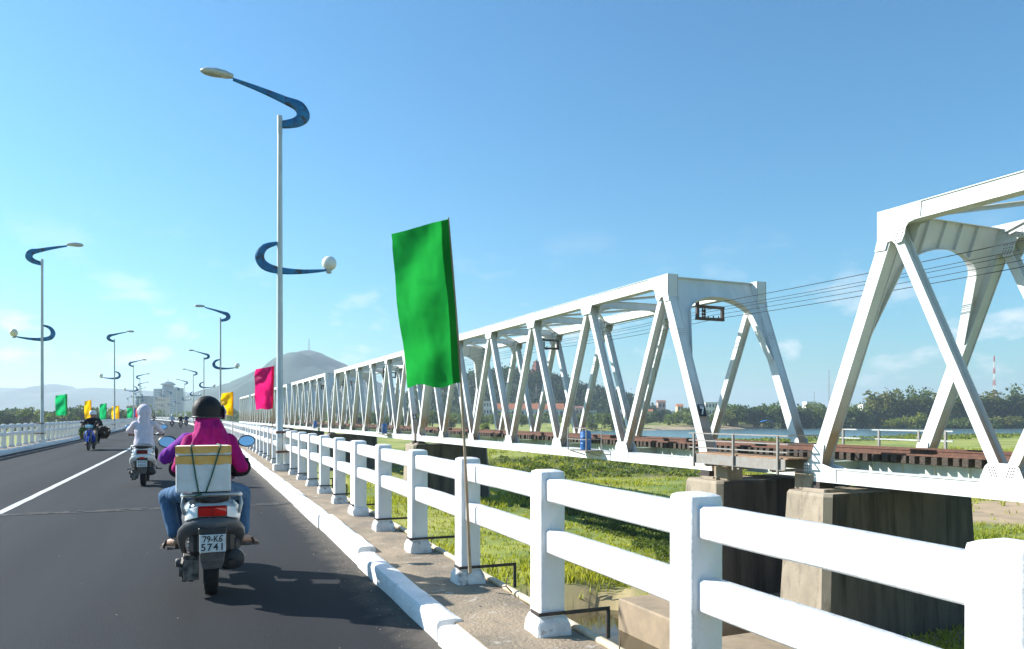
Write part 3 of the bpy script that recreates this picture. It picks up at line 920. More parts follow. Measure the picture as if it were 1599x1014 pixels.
# (x side, y, cloth height, colour ...)
def small_flag(side, y, mat, label, seed, w=0.45, h=1.2, z0=1.55, lean=0.05, d=(-0.985, -0.10), **kw):
    x = 1.80 if side > 0 else -7.18
    b = rp(x, y, 0.2); t = b+Vector((lean, 0.03, z0+h-0.2))
    flag(b, t, z0, z0+h-0.02, w, d, mat, mat, label, seed, nU=14, nV=24, amp=0.075, **kw)
small_flag(1, 22.3, M['flag_pink'], 'magenta flag on a bamboo pole just beyond the nearest street lamp', 2.0, w=0.50, h=1.22, z0=1.60, lean=0.12)
small_flag(1, 44.5, M['flag_yellow'], 'yellow flag beside the black helmet, on the railway-side railing', 3.1, w=0.62, h=1.30, z0=1.45)
small_flag(-1, 53.0, M['flag_mint'], 'mint green flag just beyond the lamp across the road', 4.2, w=0.60, h=1.3, z0=1.45)
small_flag(-1, 66.0, M['flag_yellow'], 'twisted yellow flag above the oncoming blue motorbike', 5.5, w=0.45, h=1.45, z0=1.2)
small_flag(-1, 79.0, M['flag_mint'], 'mint green flag beside the second lamp across the road', 0.7, w=0.55, h=1.5, z0=1.1)
small_flag(-1, 96.0, M['flag_yellow'], 'yellow flag left of the rider in white, across the road', 1.9, w=0.75, h=1.55, z0=1.05)
small_flag(-1, 132.0, M['flag_mint'], 'small green flag far along the oncoming lane', 2.9, w=0.8, h=1.6, z0=1.1)
small_flag(-1, 146.0, M['flag_blue'], 'small blue flag far along the oncoming lane', 3.3, w=0.8, h=1.6, z0=1.1)
small_flag(-1, 164.0, M['flag_red'], 'small red flag far along the oncoming lane', 4.4, w=1.0, h=1.6, z0=1.1)
small_flag(-1, 190.0, M['flag_yellow'], 'farthest small yellow flag along the oncoming lane', 5.1, w=1.1, h=1.7, z0=1.1)
# ------------------------------------------------------------------ railway bridge
RB = math.atan(525/1200)-PSI                   # the railway runs slightly off the road's direction
def rl(x, y, z=0.0):
    return Vector((x*math.cos(RB)-y*math.sin(RB), x*math.sin(RB)+y*math.cos(RB), z))
D0 = 20.0; TW = 4.95; PANEL = 6.9; END = 3.0; TL = 2*END+5*PANEL
ZT, ZB = 7.40, -0.555                          # chord centre lines
ZTW = dict(d=0.48)
def rivets(pts, nrm, size=0.016):
    """little pyramids for rivet heads"""
    V = []; F = []
    nrm = Vector(nrm); a = nrm.orthogonal().normalized(); b = nrm.cross(a)
    for p in pts:
        k = len(V); p = Vector(p)
        V += [p+a*size, p+b*size, p-a*size, p-b*size, p+nrm*size*0.8]
        F += [(k, k+1, k+4), (k+1, k+2, k+4), (k+2, k+3, k+4), (k+3, k, k+4)]
    return V, F
def make_span():
    root = empty('truss_span')
    mat = M['truss']
    Tn = [END+PANEL*k for k in range(6)]
    Bn = [END+PANEL*(k+0.5) for k in range(5)]
    X = Vector((1, 0, 0))
    def hbeam(mb, p0, p1, xc, xw=0.38, fw=0.27, ft=0.03):
        p0, p1 = Vector((xc, *p0)), Vector((xc, *p1))
        d = (p1-p0); L = d.length; d /= L
        n = d.cross(X)
        c = (p0+p1)/2
        for s in (-1, 1):
            mb.obox(c+X*s*(xw/2-ft/2), X*ft/2, d*L/2, n*fw/2)
        mb.obox(c, X*(xw/2-ft), d*L/2, n*0.014)
        for t in np.arange(0.8, L-0.6, 1.15):                    # batten plates
            pass
    riv_v, riv_f = [], []
    def riv(pts, nrm, size=0.026):
        v, f = rivets(pts, nrm, size); k = len(riv_v)
        riv_v.extend(v); riv_f.extend([tuple(i+k for i in q) for q in f])
    for s, xc in ((0, 0.0), (1, TW)):
        # top chord: box with cover plate and end cap
        mb = MB()
        mb.box(xc-0.25, xc+0.25, Tn[0]-0.35, Tn[-1]+0.35, ZT-0.24, ZT+0.215)
        mb.box(xc-0.29, xc+0.29, Tn[0]-0.37, Tn[-1]+0.37, ZT+0.218, ZT+0.242)
        mb.box(xc-0.29, xc-0.252, Tn[0]-0.30, Tn[-1]+0.30, ZT-0.262, ZT-0.238)
        mb.build('top_chord', mat, root)
        mb = MB()
        mb.box(xc-0.24, xc+0.24, -0.45, TL+0.45, ZB-0.225, ZB+0.20)
        mb.box(xc-0.275, xc+0.275, -0.46, TL+0.46, ZB-0.243, ZB-0.227)
        mb.box(xc-0.275, xc+0.275, -0.46, TL+0.46, ZB+0.202, ZB+0.222)
        mb.build('bottom_chord', mat, root)
        # end posts
        for (yb, yt, e) in ((0.0, Tn[0], -1), (TL, Tn[-1], 1)):
            mb = MB()
            p0, p1 = Vector((xc, yb, ZB+0.2)), Vector((xc, yt, ZT-0.2))
            d = (p1-p0); L = d.length; d /= L; n = d.cross(X)
            c = (p0+p1)/2
            mb.obox(c, X*0.20, d*L/2, n*0.17)
            for q in (-1, 1):
                mb.obox(c+X*q*0.215, X*0.014, d*L/2, n*0.21)
            mb.build('end_post', mat, root)
            # cap box and corner plates, deep gussets shaped to the members
            mb = MB()
            y_out = yt+e*0.42
            mb.box(xc-0.275, xc+0.275, min(yt+e*0.05, y_out), max(yt+e*0.05, y_out), ZT-0.72, ZT+0.25)
            mb.build('end_cap', mat, root)
            for q in (-1, 1):
                gp = [(yt+e*0.415, ZT+0.205), (yt-e*1.1, ZT+0.205), (yt-e*1.05, ZT-0.255), (yt-e*0.68, ZT-0.30), (yt-e*0.58, ZT-0.42), (yt-e*0.54, ZT-0.62), (yt-e*0.44, ZT-0.82),
                      (yt-e*0.22, ZT-0.84), (yt-e*0.08, ZT-0.72), (yt+e*0.06, ZT-0.74), (yt+e*0.14, ZT-0.96), (yt+e*0.52, ZT-0.94), (yt+e*0.415, ZT-0.6)]
                mb = MB(); mb.prism(gp, (xc+q*0.262, 0, 0), (0,1,0), (0,0,1), (1,0,0), 0.024)
                mb.build('corner_gusset', mat, root)
                bp = [(yb+e*0.42, ZB-0.23), (yb+e*0.42, ZB+0.35), (yb+e*0.16, ZB+0.42), (yb-e*0.02, ZB+1.0), (yb-e*0.46, ZB+1.0), (yb-e*0.38, ZB+0.36), (yb-e*0.95, ZB+0.215), (yb-e*0.95, ZB-0.23)]
                mb = MB(); mb.prism(bp, (xc+q*0.258, 0, 0), (0,1,0), (0,0,1), (1,0,0), 0.024)
                mb.build('corner_gusset', mat, root)
            for q in (-1, 1):
                xx = xc+q*0.275
                riv([(xx, yt-e*(0.70+0.10*a), ZT+0.16-0.095*b) for a in range(4) for b in range(5)], (q,0,0))
                riv([(xx, yt-e*(0.24+0.09*a-0.03*b), ZT-0.46-0.095*b) for a in range(4) for b in range(4)], (q,0,0), 0.027)
                riv([(xc+q*0.24, y_out+e*0.002, ZT+0.2-0.08*b) for b in range(11)], (0,e,0))
                riv([(xx, yb+e*0.36-e*0.10*a, ZB+0.26-0.095*b) for a in range(3) for b in range(5)], (q,0,0))
            nn = n if n.y*e > 0 else -n
            for t in (1.0, 5.6):
                riv([p0+d*(t+0.09*q)+nn*0.193+X*(-0.15+0.075*w) for q in range(4) for w in range(5)], nn, 0.017)
        # diagonals
        for k in range(5):
            for a, b in ((Tn[k], Bn[k]), (Tn[k+1], Bn[k])):
                mb = MB(); hbeam(mb, (a, ZT-0.15), (b, ZB+0.12), xc)
                mb.build('diagonal', mat, root)
        # node gussets
        for k, y in enumerate(Bn):
            for q in (-1, 1):
                mb = MB()
                mb.prism([(y-0.62, ZB+0.215), (y-0.46, ZB+0.62), (y-0.36, ZB+0.72), (y+0.36, ZB+0.72), (y+0.46, ZB+0.62), (y+0.62, ZB+0.215), (y+0.62, ZB-0.2), (y-0.62, ZB-0.2)],
                         (xc+q*0.252, 0, 0), (0,1,0), (0,0,1), (1,0,0), 0.022)
                riv([(xc+q*0.264, y+sg*(0.13+0.07*a+0.026*b), ZB+0.38+0.075*b) for sg in (-1,1) for a in range(3) for b in range(4)], (q,0,0))
                mb.build('gusset', mat, root)
        for k, y in enumerate(Tn[1:-1]):
            for q in (-1, 1):
                mb = MB()
                mb.prism([(y-0.6, ZT+0.2), (y+0.6, ZT+0.2), (y+0.6, ZT-0.25), (y+0.42, ZT-0.66), (y-0.42, ZT-0.66), (y-0.6, ZT-0.25)],
                         (xc+q*0.262, 0, 0), (0,1,0), (0,0,1), (1,0,0), 0.022)
                mb.build('gusset', mat, root)
    # portals: arched plates in the plane of the end posts
    for (yb, yt, e) in ((0.0, Tn[0], -1), (TL, Tn[-1], 1)):
        top = Vector((0, yt, ZT)); bot = Vector((0, yb, ZB))
        E = (bot-top).normalized(); Nn = X.cross(E)
        cx = TW/2; rx = TW/2-0.74; ry = 0.92; vs = 1.62; x0 = 0.20
        inner = []
        for k in range(19):
            a = math.pi*k/18
            inner.append((cx-rx*math.cos(a), vs-ry*math.sin(a)))
        poly = [(x0, -0.15), (x0, 3.75), (x0+0.05, 3.75)] + inner + [(TW-x0-0.05, 3.75), (TW-x0, 3.75), (TW-x0, -0.15)]
        mb = MB()
        mb.prism(poly, top, X, E, Nn, 0.03)
        path = [(x0+0.05, 3.75)]+inner+[(TW-x0-0.05, 3.75)]
        P3 = [top+X*u+E*v for u, v in path]
        rings = []
        for i, p in enumerate(P3):
            dd = (P3[min(i+1, len(P3)-1)]-P3[max(i-1, 0)]).normalized(); q = Nn.cross(dd)*0.014
            rings.append([p-Nn*0.16-q, p+Nn*0.16-q, p+Nn*0.16+q, p-Nn*0.16+q])
        mb.loft(rings, True)
        mb.obox(top+X*cx+E*(-0.15), X*(cx-x0), E*0.013, Nn*0.17)
        po = mb.build('portal', mat, root)
        ins = 1 if (Nn.y*e) < 0 else -1                              # stiffeners on the inner side
        for u in (1.35, 2.1, 2.85, 3.6):
            a = math.acos(max(-1, min(1, (cx-u)/rx))); v1 = vs-ry*math.sin(a)
            mb = MB(); mb.obox(top+X*u+E*((v1-0.12)/2)+Nn*ins*0.07, X*0.012, E*((v1+0.1)/2), Nn*0.055)
            mb.build('stiffener', mat, po)
        for u in (0.42, TW-0.42):
            riv([top+X*(u+0.07*a)+E*(2.15+0.08*b)+Nn*ins*0.016 for a in range(-2, 3) for b in range(4)], Nn*ins, 0.018)
    # sway struts and lateral bracing under the top chords
    for k, y in enumerate(Tn[1:-1]):
        mb = MB()
        mb.box(0.26, TW-0.26, y-0.11, y+0.11, ZT+0.10, ZT+0.13); mb.box(0.26, TW-0.26, y-0.11, y+0.11, ZT-0.26, ZT-0.23)
        mb.box(0.26, TW-0.26, y-0.012, y+0.012, ZT-0.23, ZT+0.10)
        for sx, x in ((1, 0.26), (-1, TW-0.26)):
            pts = [(0, 0), (0.95*sx, 0), (0.55*sx, -0.10), (0.25*sx, -0.32), (0.08*sx, -0.75), (0, -1.0)]
            mb.prism(pts, (x, y, ZT-0.26), (1,0,0), (0,0,1), (0,1,0), 0.03)
            mb.tube([(x+p[0], y, ZT-0.26+p[1]) for p in pts[1:]], 0.045, 4)
        mb.build('sway_strut', mat, root)
    for k in range(5):
        for a, b in ((0, 1), (1, 0)):
            p0 = Vector((0.2+a*(TW-0.4), Tn[k]+0.2, ZT-0.04+0.09*a)); p1 = Vector((0.2+b*(TW-0.4), Tn[k+1]-0.2, ZT-0.04+0.09*a))
            mb = MB(); mb.beam(p0, p1, 0.20, 0.025); mb.beam(p0-Vector((0,0,0.065)), p1-Vector((0,0,0.065)), 0.02, 0.11)
            mb.build('top_brace', mat, root)
    # floor beams and stringers
    for y in [0.0]+Bn+[TL]:
        mb = MB()
        mb.box(0.25, TW-0.25, y-0.16, y+0.16, -0.80, -0.775); mb.box(0.25, TW-0.25, y-0.012, y+0.012, -0.775, -0.17); mb.box(0.25, TW-0.25, y-0.16, y+0.16, -0.17, -0.145)
        mb.build('floor_beam', M['stringer'], root)
    for x in (TW/2-0.72, TW/2+0.72):
        mb = MB()
        mb.box(x-0.012, x+0.012, -0.3, TL+0.3, -0.76, -0.14)
        mb.box(x-0.15, x+0.15, -0.3, TL+0.3, -0.785, -0.762); mb.box(x-0.13, x+0.13, -0.3, TL+0.3, -0.138, -0.112)
        for y in np.arange(0.7, TL, 1.15):
            mb.box(x-0.08, x-0.013, y-0.01, y+0.01, -0.755, -0.142)
        mb.build('stringer', M['stringer'], root)
    o = link('rivets', fast_mesh('rivets', [tuple(v) for v in riv_v], riv_f, M['rivet']), root)
    o['kind'] = 'stuff'
    # bearings
    for x in (0.0, TW):
        for y in (0.0, TL):
            mb = MB(); mb.box(x-0.28, x+0.28, y-0.28, y+0.28, -0.93, -0.80); mb.box(x-0.34, x+0.34, y-0.34, y+0.34, -1.02, -0.93)
            mb.build('bearing', M['dark_steel'], root)
    return root
span0 = make_span()
starts = [19.7-TL, 25.5] + [67.5+42.1*k for k in range(5)]
sl = ['white steel truss span entering the picture at the right edge, beyond the walkway gap',
      'white steel truss span marked 7, with arched portal facing the viewer',
      'white steel truss span marked 6, half hidden by the green flag',
      'fourth white steel truss span, next beyond the span marked 6',
      'fifth white steel truss span, before the foot of the conical mountain',
      'sixth white steel truss span, behind the magenta flag',
      'farthest white steel truss span, at the far end of the railway bridge']
spans = []
for k, y in enumerate(starts):
    o = span0 if k == 0 else copy_tree(span0)
    o.location = rl(D0, y); o.rotation_euler = (0, 0, RB)
    tag(o, sl[k], 'railway bridge', 'truss spans of the railway bridge')
    spans.append(o)
def text_mesh(s, size, mat, ext=0.002, bold=0.0, width=1.0, spacing=1.0):
    c = bpy.data.curves.new('lettering', 'FONT')
    c.body = s; c.size = size; c.align_x = 'CENTER'; c.align_y = 'CENTER'; c.extrude = ext; c.offset = bold; c.space_character = spacing
    o = bpy.data.objects.new('lettering', c); COL.objects.link(o)
    dg = bpy.context.evaluated_depsgraph_get()
    me = bpy.data.meshes.new_from_object(o.evaluated_get(dg))
    bpy.data.objects.remove(o); bpy.data.curves.remove(c)
    me.materials.clear(); set_mats(me, mat)
    if width != 1.0:
        for v in me.vertices: v.co.x *= width
    me.name = 'lettering'
    return me
def number_plate(span, txt):
    d = Vector((0, END, ZT-ZB)).normalized()               # along the end post
    n = Vector((0, -d.z, d.y))                               # outward (towards the viewer)
    if txt == '6': t0 = 1.75
    else: t0 = 2.05
    c = Vector((0, 0, ZB+0.2))+d*t0+n*0.205
    mb = MB(); mb.obox(c, Vector((0.16,0,0)), d*0.26, n*0.006)
    pl = mb.build('number_board', M['sign_black'], span)
    o = link('numeral', text_mesh(txt, 0.44, M['sign_white'], 0.002, 0.008), pl)
    rx = math.atan2(d.z, d.y)
    o.rotation_euler = (rx, 0, 0)
    o.location = c+n*0.010-d*0.04
    mb = MB(); mb.obox(c+n*0.009+d*0.19, Vector((0.11,0,0)), d*0.018, n*0.002); mb.build('line', M['sign_white'], pl)
number_plate(spans[1], '7')
number_plate(spans[2], '6')

# track: rails, guard rails, timber sleepers
YT0, YT1 = 8.0, 277.0
track = tag(empty('railway_track', rl(D0+TW/2, 0)), 'rusty railway track on timber sleepers across the truss bridge', 'railway track')
track.rotation_euler = (0, 0, RB)
for x in (-0.53, 0.53):
    mb = MB()
    mb.box(x-0.035, x+0.035, YT0-28, YT1, 0.285, 0.33); mb.box(x-0.01, x+0.01, YT0-28, YT1, 0.19, 0.285); mb.box(x-0.065, x+0.065, YT0-28, YT1, 0.165, 0.19)
    mb.build('rail', M['rail_steel'], track)
for x in (-0.36, 0.36):
    mb = MB(); mb.box(x-0.03, x+0.03, YT0-28, YT1, 0.165, 0.30); mb.build('guard_rail', M['rail_steel'], track)
for x in (-1.05, 1.05):
    mb = MB(); mb.box(x-0.05, x+0.05, YT0-28, YT1, 0.142, 0.20); mb.build('guard_timber', M['rail_steel'], track)
mb = MB(); mb.box(-1.2, 1.2, -0.105, 0.105, -0.11, 0.14)
for x in (-0.53, 0.53): mb.box(x-0.12, x+0.12, -0.08, 0.08, 0.141, 0.164)
sl_me = mb.mesh('sleeper', [M['sleeper']], None, 0.012)
rr = random.Random(5)
y = 11.0; n = 0
while n < 296:
    o = link('sleeper', sl_me, track)
    o.location = (rr.uniform(-0.05, 0.05), y+rr.uniform(-0.02, 0.02), rr.uniform(-0.008, 0.0)); o.rotation_euler = (0, 0, rr.uniform(-0.012, 0.012))
    y += 0.36; n += 1
mb = MB()
while y < YT1:
    mb.box(-1.2, 1.2, y-0.10, y+0.10, -0.11, 0.14); y += 0.36
o = mb.build('far_sleepers', M['sleeper'], track); o['kind'] = 'stuff'

# piers
def pier(yc, half, label, base_x0=None, cap=None):
    root = tag(empty('bridge_pier', rl(D0, yc, 0)), label, 'bridge pier', 'concrete piers of the railway bridge')
    root.rotation_euler = (0, 0, RB)
    mb = MB()
    def ring(z):
        k = (-1.12-z)*0.055
        x0, x1, h = -0.85-k, 6.1+k, half+k*0.55
        c = 0.20
        return [Vector(p) for p in ((x0+c,-h,z),(x1-c,-h,z),(x1,-h+c,z),(x1,h-c,z),(x1-c,h,z),(x0+c,h,z),(x0,h-c,z),(x0,-h+c,z))]
    rings = [ring(z) for z in (-8.2, -6, -4.5, -3, -2, -1.22)]
    top = [p*1.0 for p in ring(-1.12)]
    for p in top: p.x = 2.45+(p.x-2.45)*0.985; p.y *= 0.96
    mb.loft(rings+[top], True)
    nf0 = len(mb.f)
    mb.m = [1 if (nf0-2 > i and i % 8 in (0, 4)) else 0 for i in range(nf0)]  # both long faces get the concrete with shade mixed into its colour
    mb.build('shaft', [M['pier_concrete'], M['pier_shade_stained']], root, None)
    for x in (0.0, TW):
        for s in ((-1, 1) if half > 1.3 else (1,) if cap is None else (cap,)):
            mb = MB(); y0 = s*0.78 if half > 1.3 else 0.0
            mb.box(x-0.5, x+0.5, y0-0.5, y0+0.5, -1.14, -1.02)
            mb.build('bearing_block', M['pier_concrete'], root, None, 0.02)
    return root
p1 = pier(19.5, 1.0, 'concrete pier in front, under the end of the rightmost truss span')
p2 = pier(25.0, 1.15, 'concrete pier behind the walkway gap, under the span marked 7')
for p, yy, xx in ((p1, -1.2, -0.35), (p2, -1.25, -0.35)):
    mb = MB(); mb.box(xx, xx+0.75, 0.2 if p is p1 else -1.0, 1.0 if p is p1 else -0.15, -1.125, -0.52)
    mb.build('parapet_block', M['pier_concrete'], p, None, 0.03)
    mb = MB(); mb.box(4.7, 5.45, 0.2 if p is p1 else -1.0, 1.0 if p is p1 else -0.15, -1.125, -0.52)
    mb.build('parapet_block', M['pier_concrete'], p, None, 0.03)
pl_ = ['dark concrete pier between the spans marked 7 and 6', 'second dark pier, far beyond the span marked 6', 'third dark pier under the far spans', 'fourth dark pier under the far spans',
       'fifth dark pier at the far end', 'last dark pier at the far end']
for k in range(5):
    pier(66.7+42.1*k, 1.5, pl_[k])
# pile caps standing in the creek
for k, (y0, y1, x0, x1, z, lab) in enumerate(((22.0, 25.5, -4.4, 8.0, -5.6, 'tan concrete pile cap in the creek, left of the piers'),
                                            (16.5, 21.0, -4.2, 8.0, -6.05, 'tan concrete pile cap under the pier in front'))):
    mb = MB(); mb.box(x0, x1, y0, y1, -8.5, z)
    o = mb.build('pile_cap', M['footing'], None, None, 0.06)
    o.location = rl(D0, 0); o.rotation_euler = (0, 0, RB)
    tag(o, lab, 'pile cap', 'pile caps of the railway piers')

# walkway that bridges the gap between two spans
wk = tag(empty('walkway', rl(D0-1.0, 20.3, -0.1)), 'grey steel walkway with handrail between the two nearest truss spans', 'walkway')
wk.rotation_euler = (0, 0, RB)
G = M['grey_steel']
mb = MB(); mb.box(-0.04, 0.0, -0.1, 4.95, -0.34, 0.02); mb.box(-0.10, 0.0, -0.1, 4.95, -0.36, -0.342); mb.build('fascia_beam', G, wk)
mb = MB(); mb.box(0.95, 1.0, -0.1, 4.95, -0.34, 0.0); mb.build('inner_beam', G, wk)
for k in range(4):
    mb = MB(); mb.box(0.02+0.235*k, 0.235+0.235*k, -0.15, 5.0, 0.022, 0.06); mb.build('plank', M['plank'], wk)
for y in (0.2, 2.5, 4.85):
    mb = MB(); mb.box(-0.12, -0.045, y-0.035, y+0.035, -0.50, 0.82); mb.build('post', G, wk)
for z in (0.24, 0.52, 0.80):
    mb = MB(); mb.box(-0.075, -0.03, -0.25, 5.2, z, z+0.045); mb.build('handrail', G, wk)
for z in (0.26, 0.54, 0.82):
    mb = MB(); mb.box(-0.03, 1.5, -0.25, -0.21, z, z+0.04); mb.build('end_rail', G, wk)
mb = MB(); mb.box(1.45, 1.52, -0.27, -0.20, -0.35, 0.86); mb.build('post', G, wk)
for y in (0.6, 2.3, 4.2):
    mb = MB(); mb.box(-0.03, 3.0, y-0.06, y+0.06, -0.46, -0.362); mb.build('bearer', G, wk)
# connecting girders of the gap
for x in (D0+TW/2-0.72, D0+TW/2+0.72):
    mb = MB(); mb.box(x-0.02, x+0.02, 19.9, 25.3, -0.85, -0.14); mb.box(x-0.15, x+0.15, 19.9, 25.3, -0.87, -0.85); mb.box(x-0.13, x+0.13, 19.9, 25.3, -0.138, -0.115)
    o = mb.build('link_girder', M['stringer']); o.rotation_euler = (0, 0, RB)
    tag(o, 'pale green girder carrying the track across the gap, ' + ('road side' if x < D0+2 else 'river side'), 'girder')
# handrail on the river side of the gap
fr = tag(empty('handrail', rl(D0+5.8, 19.3, -0.2)), 'light grey handrail on the river side of the track, behind the near end post', 'handrail')
fr.rotation_euler = (0, 0, RB)
mb = MB(); mb.box(-0.9, 0.02, -0.3, 6.2, -0.06, 0.0); mb.build('deck_plate', G, fr)
for y in (0.1, 1.2, 3.0, 4.8, 5.9):
    mb = MB(); mb.box(-0.04, 0.04, y-0.04, y+0.04, -0.3, 1.06); mb.build('post', G, fr)
for z in (0.30, 0.66, 1.02):
    mb = MB(); mb.box(-0.03, 0.03, -0.2, 6.2, z, z+0.05); mb.build('rail', M['lamp_pole'], fr)

# refuge platforms with water barrels
def refuge(k, y, lab_p, lab_b):
    root = tag(empty('refuge_platform', rl(D0-0.26, y, -0.33)), lab_p, 'platform', 'track refuge platforms')
    root.rotation_euler = (0, 0, RB)
    mb = MB(); mb.box(-0.95, 0.0, -1.0, 1.0, -0.05, 0.0); mb.build('floor_plate', G, root)
    mb = MB(); mb.beam((-0.9,-0.8,-0.05),(-0.02,-0.8,-0.30),0.05,0.05); mb.beam((-0.9,0.8,-0.05),(-0.02,0.8,-0.30),0.05,0.05); mb.build('bracket', G, root)
    for (x, yy) in ((-0.93,-0.97),(-0.93,0.97),(-0.05,0.97),(-0.05,-0.97)):
        mb = MB(); mb.box(x-0.022, x+0.022, yy-0.022, yy+0.022, 0.0, 1.15); mb.build('post', G, root)
    for z in (0.55, 1.12):
        for (a, b) in (((-0.93,-0.97,z),(-0.93,0.97,z)), ((-0.93,0.97,z),(-0.05,0.97,z)), ((-0.93,-0.97,z),(-0.05,-0.97,z))):
            mb = MB(); mb.beam(a, b, 0.035, 0.035); mb.build('rail', G, root)
    mb = MB()
    prof = [(0.24,0.0),(0.27,0.02),(0.285,0.10),(0.285,0.30),(0.298,0.33),(0.285,0.36),(0.285,0.62),(0.298,0.65),(0.285,0.68),(0.28,0.86),(0.26,0.93),(0.22,0.95),(0.22,0.98),(0.05,0.985)]
    mb.lathe(prof, 20)
    b = mb.build('water_barrel', M['barrel'], None, 40)
    b.location = rl(D0-0.26-0.5, y-0.15, -0.325); b.rotation_euler = (0, 0, RB)
    tag(b, lab_b, 'barrel', 'blue barrels on the railway bridge')
    mb = MB(); mb.lathe([(0.045,0.0),(0.045,0.04),(0.02,0.045)], 10, (0.1,0.05,0.975)); mb.build('bung', M['barrel'], b, 40)
refuge(0, 34.7, 'railed refuge platform on the span with the portal facing the viewer', 'large blue plastic barrel on the span with the portal facing the viewer')
refuge(1, 76.2, 'railed refuge platform left of the green flag', 'blue plastic barrel just left of the green flag')
refuge(2, 118.0, 'farthest small railed refuge platform on the railway', 'farthest small blue barrel on the railway')

# telegraph wires through the portals, hung from dark steel frames
def sag_wire(pts, sag, r, mb):
    for a, b in zip(pts[:-1], pts[1:]):
        a, b = Vector(a), Vector(b)
        mb.tube([a.lerp(b, t)-Vector((0,0,sag*4*t*(1-t))) for t in [i/10 for i in range(11)]], r, 5)
hang = []
for k, y in enumerate(starts):
    if k == 0: hang.append((y+END+4*PANEL, k))
    else:
        hang.append((y+END+PANEL*0.12, k)); hang.append((y+END+PANEL*2.6, k))
hang = sorted(hang)
fl = ['dark hanging wire frame inside the portal of the span marked 7', 'dark wire frame at mid length of the span marked 7']
for i, (y, k) in enumerate(hang):
    if k == 0 or k > 3: continue
    root = empty('wire_frame', rl(D0+TW/2+0.5, y, 5.95)); root.rotation_euler = (0, 0, RB)
    n1 = ['the span with the portal facing the viewer', 'the span half hidden by the green flag', 'the next farther span'][k-1]
    tag(root, 'dark wire frame %s %s' % ('in the near portal of' if (i % 2 == 1) else 'halfway along', n1), 'wire frame', 'wire frames hung in the trusses')
    for z in (0.0, 0.56):
        mb = MB(); mb.box(-0.80, 0.80, -0.07, 0.07, z-0.065, z+0.065); mb.build('bar', M['dark_steel'], root)
    for x in (-0.72, 0.72):
        mb = MB(); mb.box(x-0.07, x+0.07, -0.06, 0.06, 0.066, 0.494 if x > 0 else 1.1); mb.build('hanger', M['dark_steel'], root)
    for x in (-0.42, -0.30):
        mb = MB(); mb.lathe([(0.02,0.05),(0.06,0.09),(0.03,0.15),(0.07,0.22),(0.03,0.28),(0.06,0.36),(0.02,0.5)], 10, (x,0,0)); mb.build('insulator', M['dark_steel'], root, 40)
    for x in (-0.1, 0.2, 0.5):
        mb = MB(); mb.lathe([(0.012,0.05),(0.035,0.10),(0.02,0.16)], 8, (x,0,0)); mb.build('pin', M['dark_steel'], root, 40)
wl_ = ['top wire of the five strung through the railway portals', 'second wire from the top through the railway portals', 'third wire from the top through the railway portals',
       'fourth wire from the top through the railway portals', 'lowest of the five wires strung through the railway portals']
for j, (dx, dz) in enumerate(((-0.45,0.62),(-0.15,0.42),(0.05,0.34),(0.30,0.20),(0.55,0.05))):
    mb = MB()
    pts = [rl(D0+TW/2+0.4+dx, y, 5.95+dz) for y, k in hang if y > -8]
    pts = [rl(D0+TW/2+0.4+dx, 2.0, 5.95+dz)]+[p for p in pts if p.y > 4]
    sag_wire(pts, 0.12, 0.013 if j in (0, 4) else 0.010, mb)
    tag(mb.build('overhead_wire', M['wire'], None, 60), wl_[j], 'wire', 'wires along the railway bridge')
# ------------------------------------------------------------------ land, river, hills
CS, SS = math.cos(PSI), math.sin(PSI)
def cw(r, d, z=0.0):                          # r metres to the right, d metres ahead of the viewpoint, to world
    return Vector((r*CS+d*SS, -r*SS+d*CS, z))
def rd(x, y):
    return x*CS-y*SS, x*SS+y*CS
def sstep(a, b, v):
    t = min(1, max(0, (v-a)/(b-a))); return t*t*(3-2*t)
def river_s(r, d):
    """> 0 inside the river, metres from its bank"""
    n = 232+0.50*max(0, r-40)+10*fbm(r*0.02, 3.1, 0)+4*fbm(r*0.09, 1.7, 0)
    f = 415+0.62*max(0, r-40)+14*fbm(r*0.013, 8.7, 0)
    l = r-(16+0.055*d)+8*fbm(d*0.02, 5.5, 0)
    return min(d-n, f-d, l), f
def creek_s(x, y):
    p = rl(14.2, 24.5); q = rl(15.5, 19.5)
    a = 1-math.hypot((x-p.x)/4.2, (y-p.y)/4.5)
    b = 1-math.hypot((x-q.x)/5.5, (y-q.y)/7.5)
    return max(a, b)+0.22*fbm(x*0.25, y*0.25, 2.0)
def ground_h(x, y):
    r, d = rd(x, y)
    h = -6.25+0.40*fbm(x*0.035, y*0.035, 0)+0.14*fbm(x*0.16, y*0.16, 3)
    s, f = river_s(r, d)
    if d > f-10 and r > 20:
        h += 2.6*sstep(f, f+50, d)
    if r <= 20 or d < 180:
        h += 1.8*sstep(180, 420, d)*(1-sstep(0, 40, r-20))
    k = sstep(-5, 6, s)
    h = h*(1-k)+(-9.0)*k
    c = sstep(-0.15, 0.3, creek_s(x, y))
    h = h*(1-c)+(-8.0)*c
    return h
def ground_mask(x, y):
    r, d = rd(x, y)
    s, f = river_s(r, d)
    sand = 0.0
    if s > -70 and d > f-30: sand = max(sand, sstep(-42+14*fbm(r*0.05, 2.2, 0), -18, s)*sstep(60, 85, r)*(1-sstep(150, 190, r)))
    sand = max(sand, 0.75*sstep(-4, 2, s))
    e = 1-math.hypot((r-45)/20, (d-62)/9)+0.25*fbm(x*0.1, y*0.1, 7)
    sand = max(sand, sstep(0.0, 0.25, e))
    sand = max(sand, 0.7*sstep(-0.42, -0.1, creek_s(x, y)))
    scrub = sstep(-0.05, 0.3, 1-math.hypot((r-6)/48, (d-118)/26)+0.4*fbm(x*0.05, y*0.05, 1))
    return sand, scrub
NR, NA = 150, 340
radii = [2.0*(5450/2.0)**(i/(NR-1)) for i in range(NR)]
